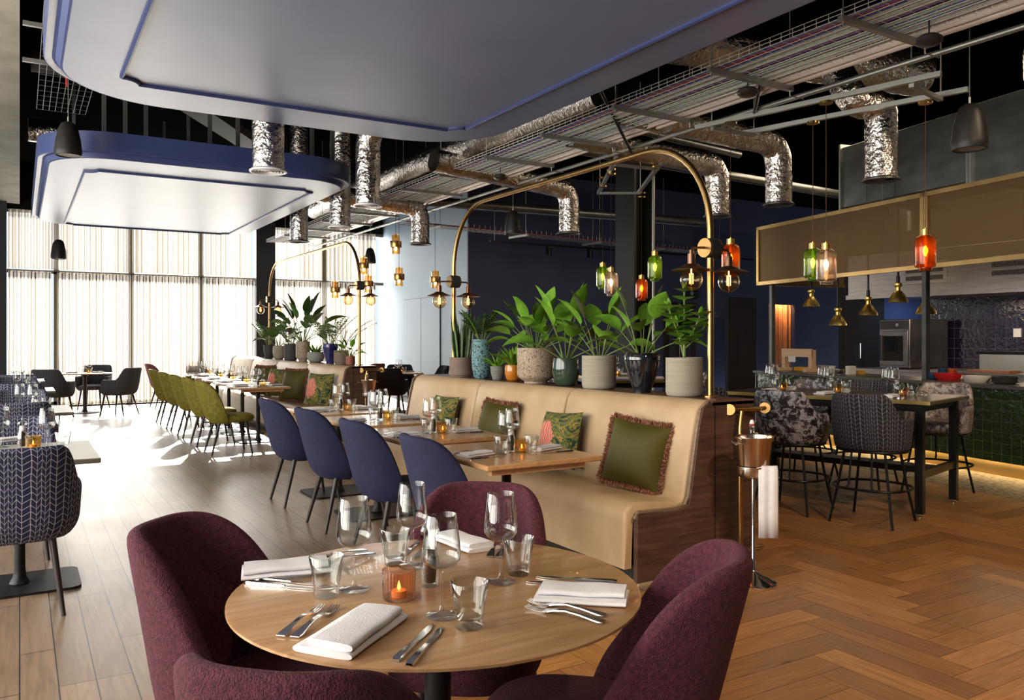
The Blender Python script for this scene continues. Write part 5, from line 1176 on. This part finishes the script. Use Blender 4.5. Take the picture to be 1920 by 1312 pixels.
# ---------------------------------------------------------------- kitchen equipment
hd=thing('extract_hood','long stainless steel extract hood along the kitchen wall','extract hood'); yl=12*ray(1590,0)[1]/ray(1590,0)[0]
MB().box(12.,-1,2.10,13.9,yl,2.78).build('hood_body',M_sst,hd,bevel=.006); MB().box(11.97,-1,2.05,12.02,yl+.02,2.12).build('hood_lip',M_sst,hd)
for px0,px1 in ((1776,1693),(1945,1853)):
    ya,yb=[12*ray(p,0)[1]/ray(p,0)[0] for p in (px0,px1)]; v=MB().box(11.985,ya,2.24,12.0,yb,2.58).build('vent_panel',M_sst,hd,bevel=.004)
    for z in (2.30,2.42): MB().box(11.978,ya+.06,z,11.986,yb-.06,z+.07).build('vent_grille',noisy('perforated',(.015,.014,.012),(.12,.11,.10),90,.5,.6,detail=1,ramp=(.48,.52)),v)
tag(MB().box(13.2,-2,2.78,13.9,8.7,4.895).build('duct_riser',mat('brown_riser',(.05,.035,.025),.5)),'dark brown casing above the stainless hood','casing')
ov=thing('combi_oven','stainless combi oven on the back counter','oven',(12.7,8.22,.9)); M_ov=noisy('dark_stainless',(.16,.15,.15),(.24,.23,.22),4,.3,1.)
MB().box(0,0,0,1.1,.56,.82).build('oven_body',M_ov,ov,bevel=.01)
dr=MB().box(-.03,.02,.04,0,.54,.62).build('oven_door',M_ov,ov,bevel=.006); MB().box(-.036,.10,.12,-.03,.46,.54).build('door_window',mat('oven_glass',(.012,.012,.014),.06,coat=1.),dr); MB().tube([(-.06,.50,.12),(-.06,.50,.55)],.014,10).build('door_handle',M_black,dr)
MB().box(-.006,.02,.65,0,.54,.80).build('control_panel',mat('panel_dark',(.03,.028,.028),.25),ov); MB().tube([(-.02,.22,.725),(-.004,.22,.725)],.028,18).build('control_knob',M_steel,ov)
bcn=thing('back_counter','stainless back counter along the aubergine tiles','counter'); MB().box(12.5,-1,.84,13.97,9.2,.88).build('worktop',M_sst,bcn,bevel=.004); MB().box(12.55,-1,.0,13.97,9.15,.84).build('cabinet',M_sst,bcn); 
yy=12.6*ray(1836,0)[1]/ray(1836,0)[0]; MB().box(12.6,-1,.88,13.4,yy,1.16).build('griddle',noisy('bright_stainless',(.66,.60,.50),(.74,.68,.58),3,.28,1.),bcn,bevel=.005); MB().box(12.55,-1,1.16,13.4,yy+.02,1.20).build('griddle_rim',M_black,bcn)
def on_counter(px,off,z=.925): x=kat(px,off); p=KM@Vector((x,off,z)); d=p.x*FW[0]+p.y*FW[1]; return (p.x,p.y,z),d/F
def dish(name,label,px,w,h,m,off=.35,pr=None,cat='dish',sx=1.,rz=0,stack=1):
    l,s=on_counter(px,off); r=w*s/2; hh=h*s; t=None; mb=MB()
    for k in range(stack): mb.lathe([(0,k*hh/stack),(r*.72,k*hh/stack),(r*.95,(k+.55)*hh/stack),(r,(k+.95)*hh/stack),(r*.96,(k+.95)*hh/stack),(r*.7,(k+.25)*hh/stack),(0,(k+.2)*hh/stack)],28,sx=sx)
    o=mb.build(name,m,sharp=50,loc=l,rot=(0,0,rz)); return tag(o,label,cat)
M_red=mat('red_enamel',(.45,.015,.02),.2,coat=.6); M_bluec=mat('blue_stoneware',(.02,.05,.10),.3); M_crm=mat('cream_ware',(.55,.50,.42),.35)
dish('baking_dish','red oval baking dish on the kitchen counter',1778,52,14,M_red,.25)
dish('serving_bowl','cream oval bowl on the kitchen counter beside the red dish',1832,50,13,M_crm,.2)
dish('ramekin','dark blue ramekin on the counter beside the steel post',1749,19,14,M_bluec,.3,cat='bowl')
for k in range(3): dish('stacked_bowl','x',1768,18,9,M_bluec,.38,cat='bowl')
for i,o in enumerate([o for o in bpy.data.objects if o.get('label')=='x' and o.name.startswith('stacked_bowl')]): o.location.z+=.04*i; tag(o,'dark blue bowl in the stack on the counter, %s'%('bottom one','middle one','top one')[i],'bowl','blue bowl stack')
for k in range(3):
    o=dish('orange_bowl','orange-red bowl in the counter stack, %s'%('bottom','middle','top')[k],1786,17,8,mat('orange_ware',(.42,.07,.02),.3),.42,cat='bowl'); o.location.z+=.04*k; o['group']='orange bowl stack'
for k in range(4):
    o=dish('dinner_plate','dark plate in the stack at the right of the counter, %s'%('bottom','second','third','top')[k],1884,46,5,mat('dark_plate',(.06,.05,.045),.35),.25,cat='plate'); o.location.z+=.016*k; o['group']='stack of dark plates'
l,s=on_counter(1862,.4); tag(MB().box(-.26,-.08,0,.26,.08,.03).build('wooden_board',wood('board',(.20,.07,.025),(.28,.11,.04),3,.5),loc=(l[0],l[1],l[2]+.10),rot=(0,.0,math.atan2(kv.y,kv.x))),'reddish wooden board on the glass tray at the counter','board')
l,s=on_counter(1852,.5); tag(MB().box(-.3,-.16,0,.3,.16,.012).box(-.3,-.16,.0,-.29,.16,.12).box(.29,-.16,0,.3,.16,.12).box(-.3,-.16,0,.3,-.155,.12).build('glass_tray',M_glassT,loc=l,rot=(0,0,math.atan2(kv.y,kv.x))),'clear acrylic tray on the kitchen counter','tray')
wr=thing('wooden_ticket_stand','pale wooden frame stand on the kitchen counter with a note','wooden stand'); l,s=on_counter(1497,.35); wr.location=l; wr.rotation_euler=(0,0,math.atan2(kv.y,kv.x)); hw=1.0*s*40
for sx in (-1,1): MB().box(sx*hw*.95-.035,-.04,0,sx*hw*.95+.035,.04,40*s).box(sx*hw*.95-.04,-.13,0,sx*hw*.95+.04,.1,.045).build('upright',wood('pale_beech',(.50,.31,.18),(.60,.40,.25),3,.5),wr,bevel=.003)
MB().box(-hw*.95-.035,-.045,27*s,hw*.95+.035,-.01,42*s).build('crossbar',wood('pale_beech',(.5,.31,.18),(.6,.4,.25),3,.5),wr,bevel=.003); MB().box(-hw*.5,-.055,17*s,hw*.0,-.048,28*s).build('paper_note',mat('paper',(.62,.60,.58),.8),wr)
for px,w,h,c,lab,off in ((1508,40,7,(.55,.28,.02),'yellow carton beside the wooden stand on the counter',.5),(1605,32,7,(.55,.28,.02),'yellow carton right of the white jug on the counter',.5),(1595,9,16,(.6,.58,.55),'small white card on the counter',.3),(1540,22,12,(.25,.22,.2),'grey container behind the wooden stand upright',.55),(1470,26,9,(.10,.09,.08),'dark tin at the left end of the counter',.5)):
    l,s=on_counter(px,off); tag(MB().box(-w*s/2,-.06,0,w*s/2,.06,h*s).build('carton' if 'carton' in lab else 'card' if 'card' in lab else 'container',mat('c%d'%px,c,.6),bevel=.004,loc=l,rot=(0,0,math.atan2(kv.y,kv.x))),lab,'box')
dish('jug','white ceramic jug on the kitchen counter',1560,12,14,M_crm,.4,cat='jug'); dish('steel_bowl','steel bowl on the counter right of the yellow carton',1575,16,9,M_steel,.35,cat='bowl')
tag(MB().box(13.965,7.1,1.42,14.,7.22,1.56).build('wall_socket',M_whitep),'white socket on the aubergine tiles','socket')
# ---------------------------------------------------------------- light
w=bpy.data.worlds.new('world'); sc.world=w; w.use_nodes=True; bg=w.node_tree.nodes['Background']; bg.inputs[0].default_value=(.75,.86,1.,1); bg.inputs[1].default_value=1.1
def area(name,loc,rot,sx,sy,e,c,spread=PI):
    l=bpy.data.lights.new(name,'AREA'); l.shape='RECTANGLE'; l.size=sx; l.size_y=sy; l.energy=e; l.color=c; l.spread=spread
    o=bpy.data.objects.new(name,l); C.objects.link(o); o.location=loc; o.rotation_euler=rot; return o
area('window_daylight',(3.8,WY+.9,2.1),(-PI/2,0,0),8.4,4.0,1500,(1.,.985,.96))
area('left_window_daylight',(-3.55,4.5,2.0),(0,-PI/2,0),3.0,11.,930,(1.,.93,.82))
s=bpy.data.lights.new('sun','SUN'); s.energy=32; s.color=(1.,.93,.8); s.angle=.012; so=bpy.data.objects.new('sun',s); C.objects.link(so)
az=YAW-math.atan(560/1530); el=math.radians(22); d=Vector((math.sin(az)*math.cos(el),math.cos(az)*math.cos(el),math.sin(el)))
so.rotation_euler=d.to_track_quat('Z','Y').to_euler()
def spot(name,loc,tgt,e,c=(1,.76,.5),ang=70,rad=.06,blend=.6):
    l=bpy.data.lights.new(name,'SPOT'); l.energy=e; l.color=c; l.spot_size=math.radians(ang); l.spot_blend=blend; l.shadow_soft_size=rad; o=bpy.data.objects.new(name,l); C.objects.link(o); o.location=loc
    v=Vector(loc)-Vector(tgt); o.rotation_euler=v.to_track_quat('Z','Y').to_euler(); return o
spot('added_warm_spot',(2.6,-1.2,4.6),(4.6,2.4,0),460,ang=75)  # unseen lamps without fixtures, added to warm the floor, round table and bench
spot('added_warm_spot',(6.0,.5,4.6),(6.2,3.2,.4),260,ang=80)
spot('added_warm_spot',(.2,-.8,4.4),(1.1,1.9,.6),110,ang=60)
spot('added_warm_spot',(2.2,-1.5,4.3),(3.2,4.2,.5),260,ang=60)
spot('added_canopy_spot',(6.2,.5,4.3),(9.3,6.2,2.2),420,ang=60)  # unseen lamp added to lift the dim canopy and kitchen side
def point(name,loc,e,c,r=.03):
    l=bpy.data.lights.new(name,'POINT'); l.energy=e; l.color=c; l.shadow_soft_size=r; o=bpy.data.objects.new(name,l); C.objects.link(o); o.location=loc
area('hood_light',(12.6,6.,2.04),(0,0,0),.6,4,90,(1,.74,.5)); area('kitchen_ceiling_light',(11.,7.,4.6),(0,0,0),2,4,150,(1,.78,.55))
point('passage_light',(xa+.95,NY+.3,2.5),70,(1,.6,.3)); area('kitchen_blue_light',(15.6,9.6,2.8),(math.radians(-35),0,0),.8,.8,30,(.75,.85,1))
q=KM@Vector((lerp(ka,kat(1920),.35),-.02,.13)); 
o=area('plinth_strip',(0,0,0),(0,0,0),7.,.02,24,(1,.66,.28)); o.matrix_world=KM@Matrix.Translation((ka+3.6,-.03,.137))
sc.view_settings.view_transform='Standard'; sc.view_settings.look='None'; sc.view_settings.gamma=1; sc.view_settings.exposure=EXPO
sc.cycles.max_bounces=8; sc.cycles.diffuse_bounces=4; sc.cycles.glossy_bounces=4; sc.cycles.transmission_bounces=4; sc.cycles.transparent_max_bounces=24
sc.cycles.caustics_reflective=False; sc.cycles.caustics_refractive=False; sc.cycles.sample_clamp_indirect=6; sc.cycles.use_denoising=True
sc.cycles.use_light_tree=True
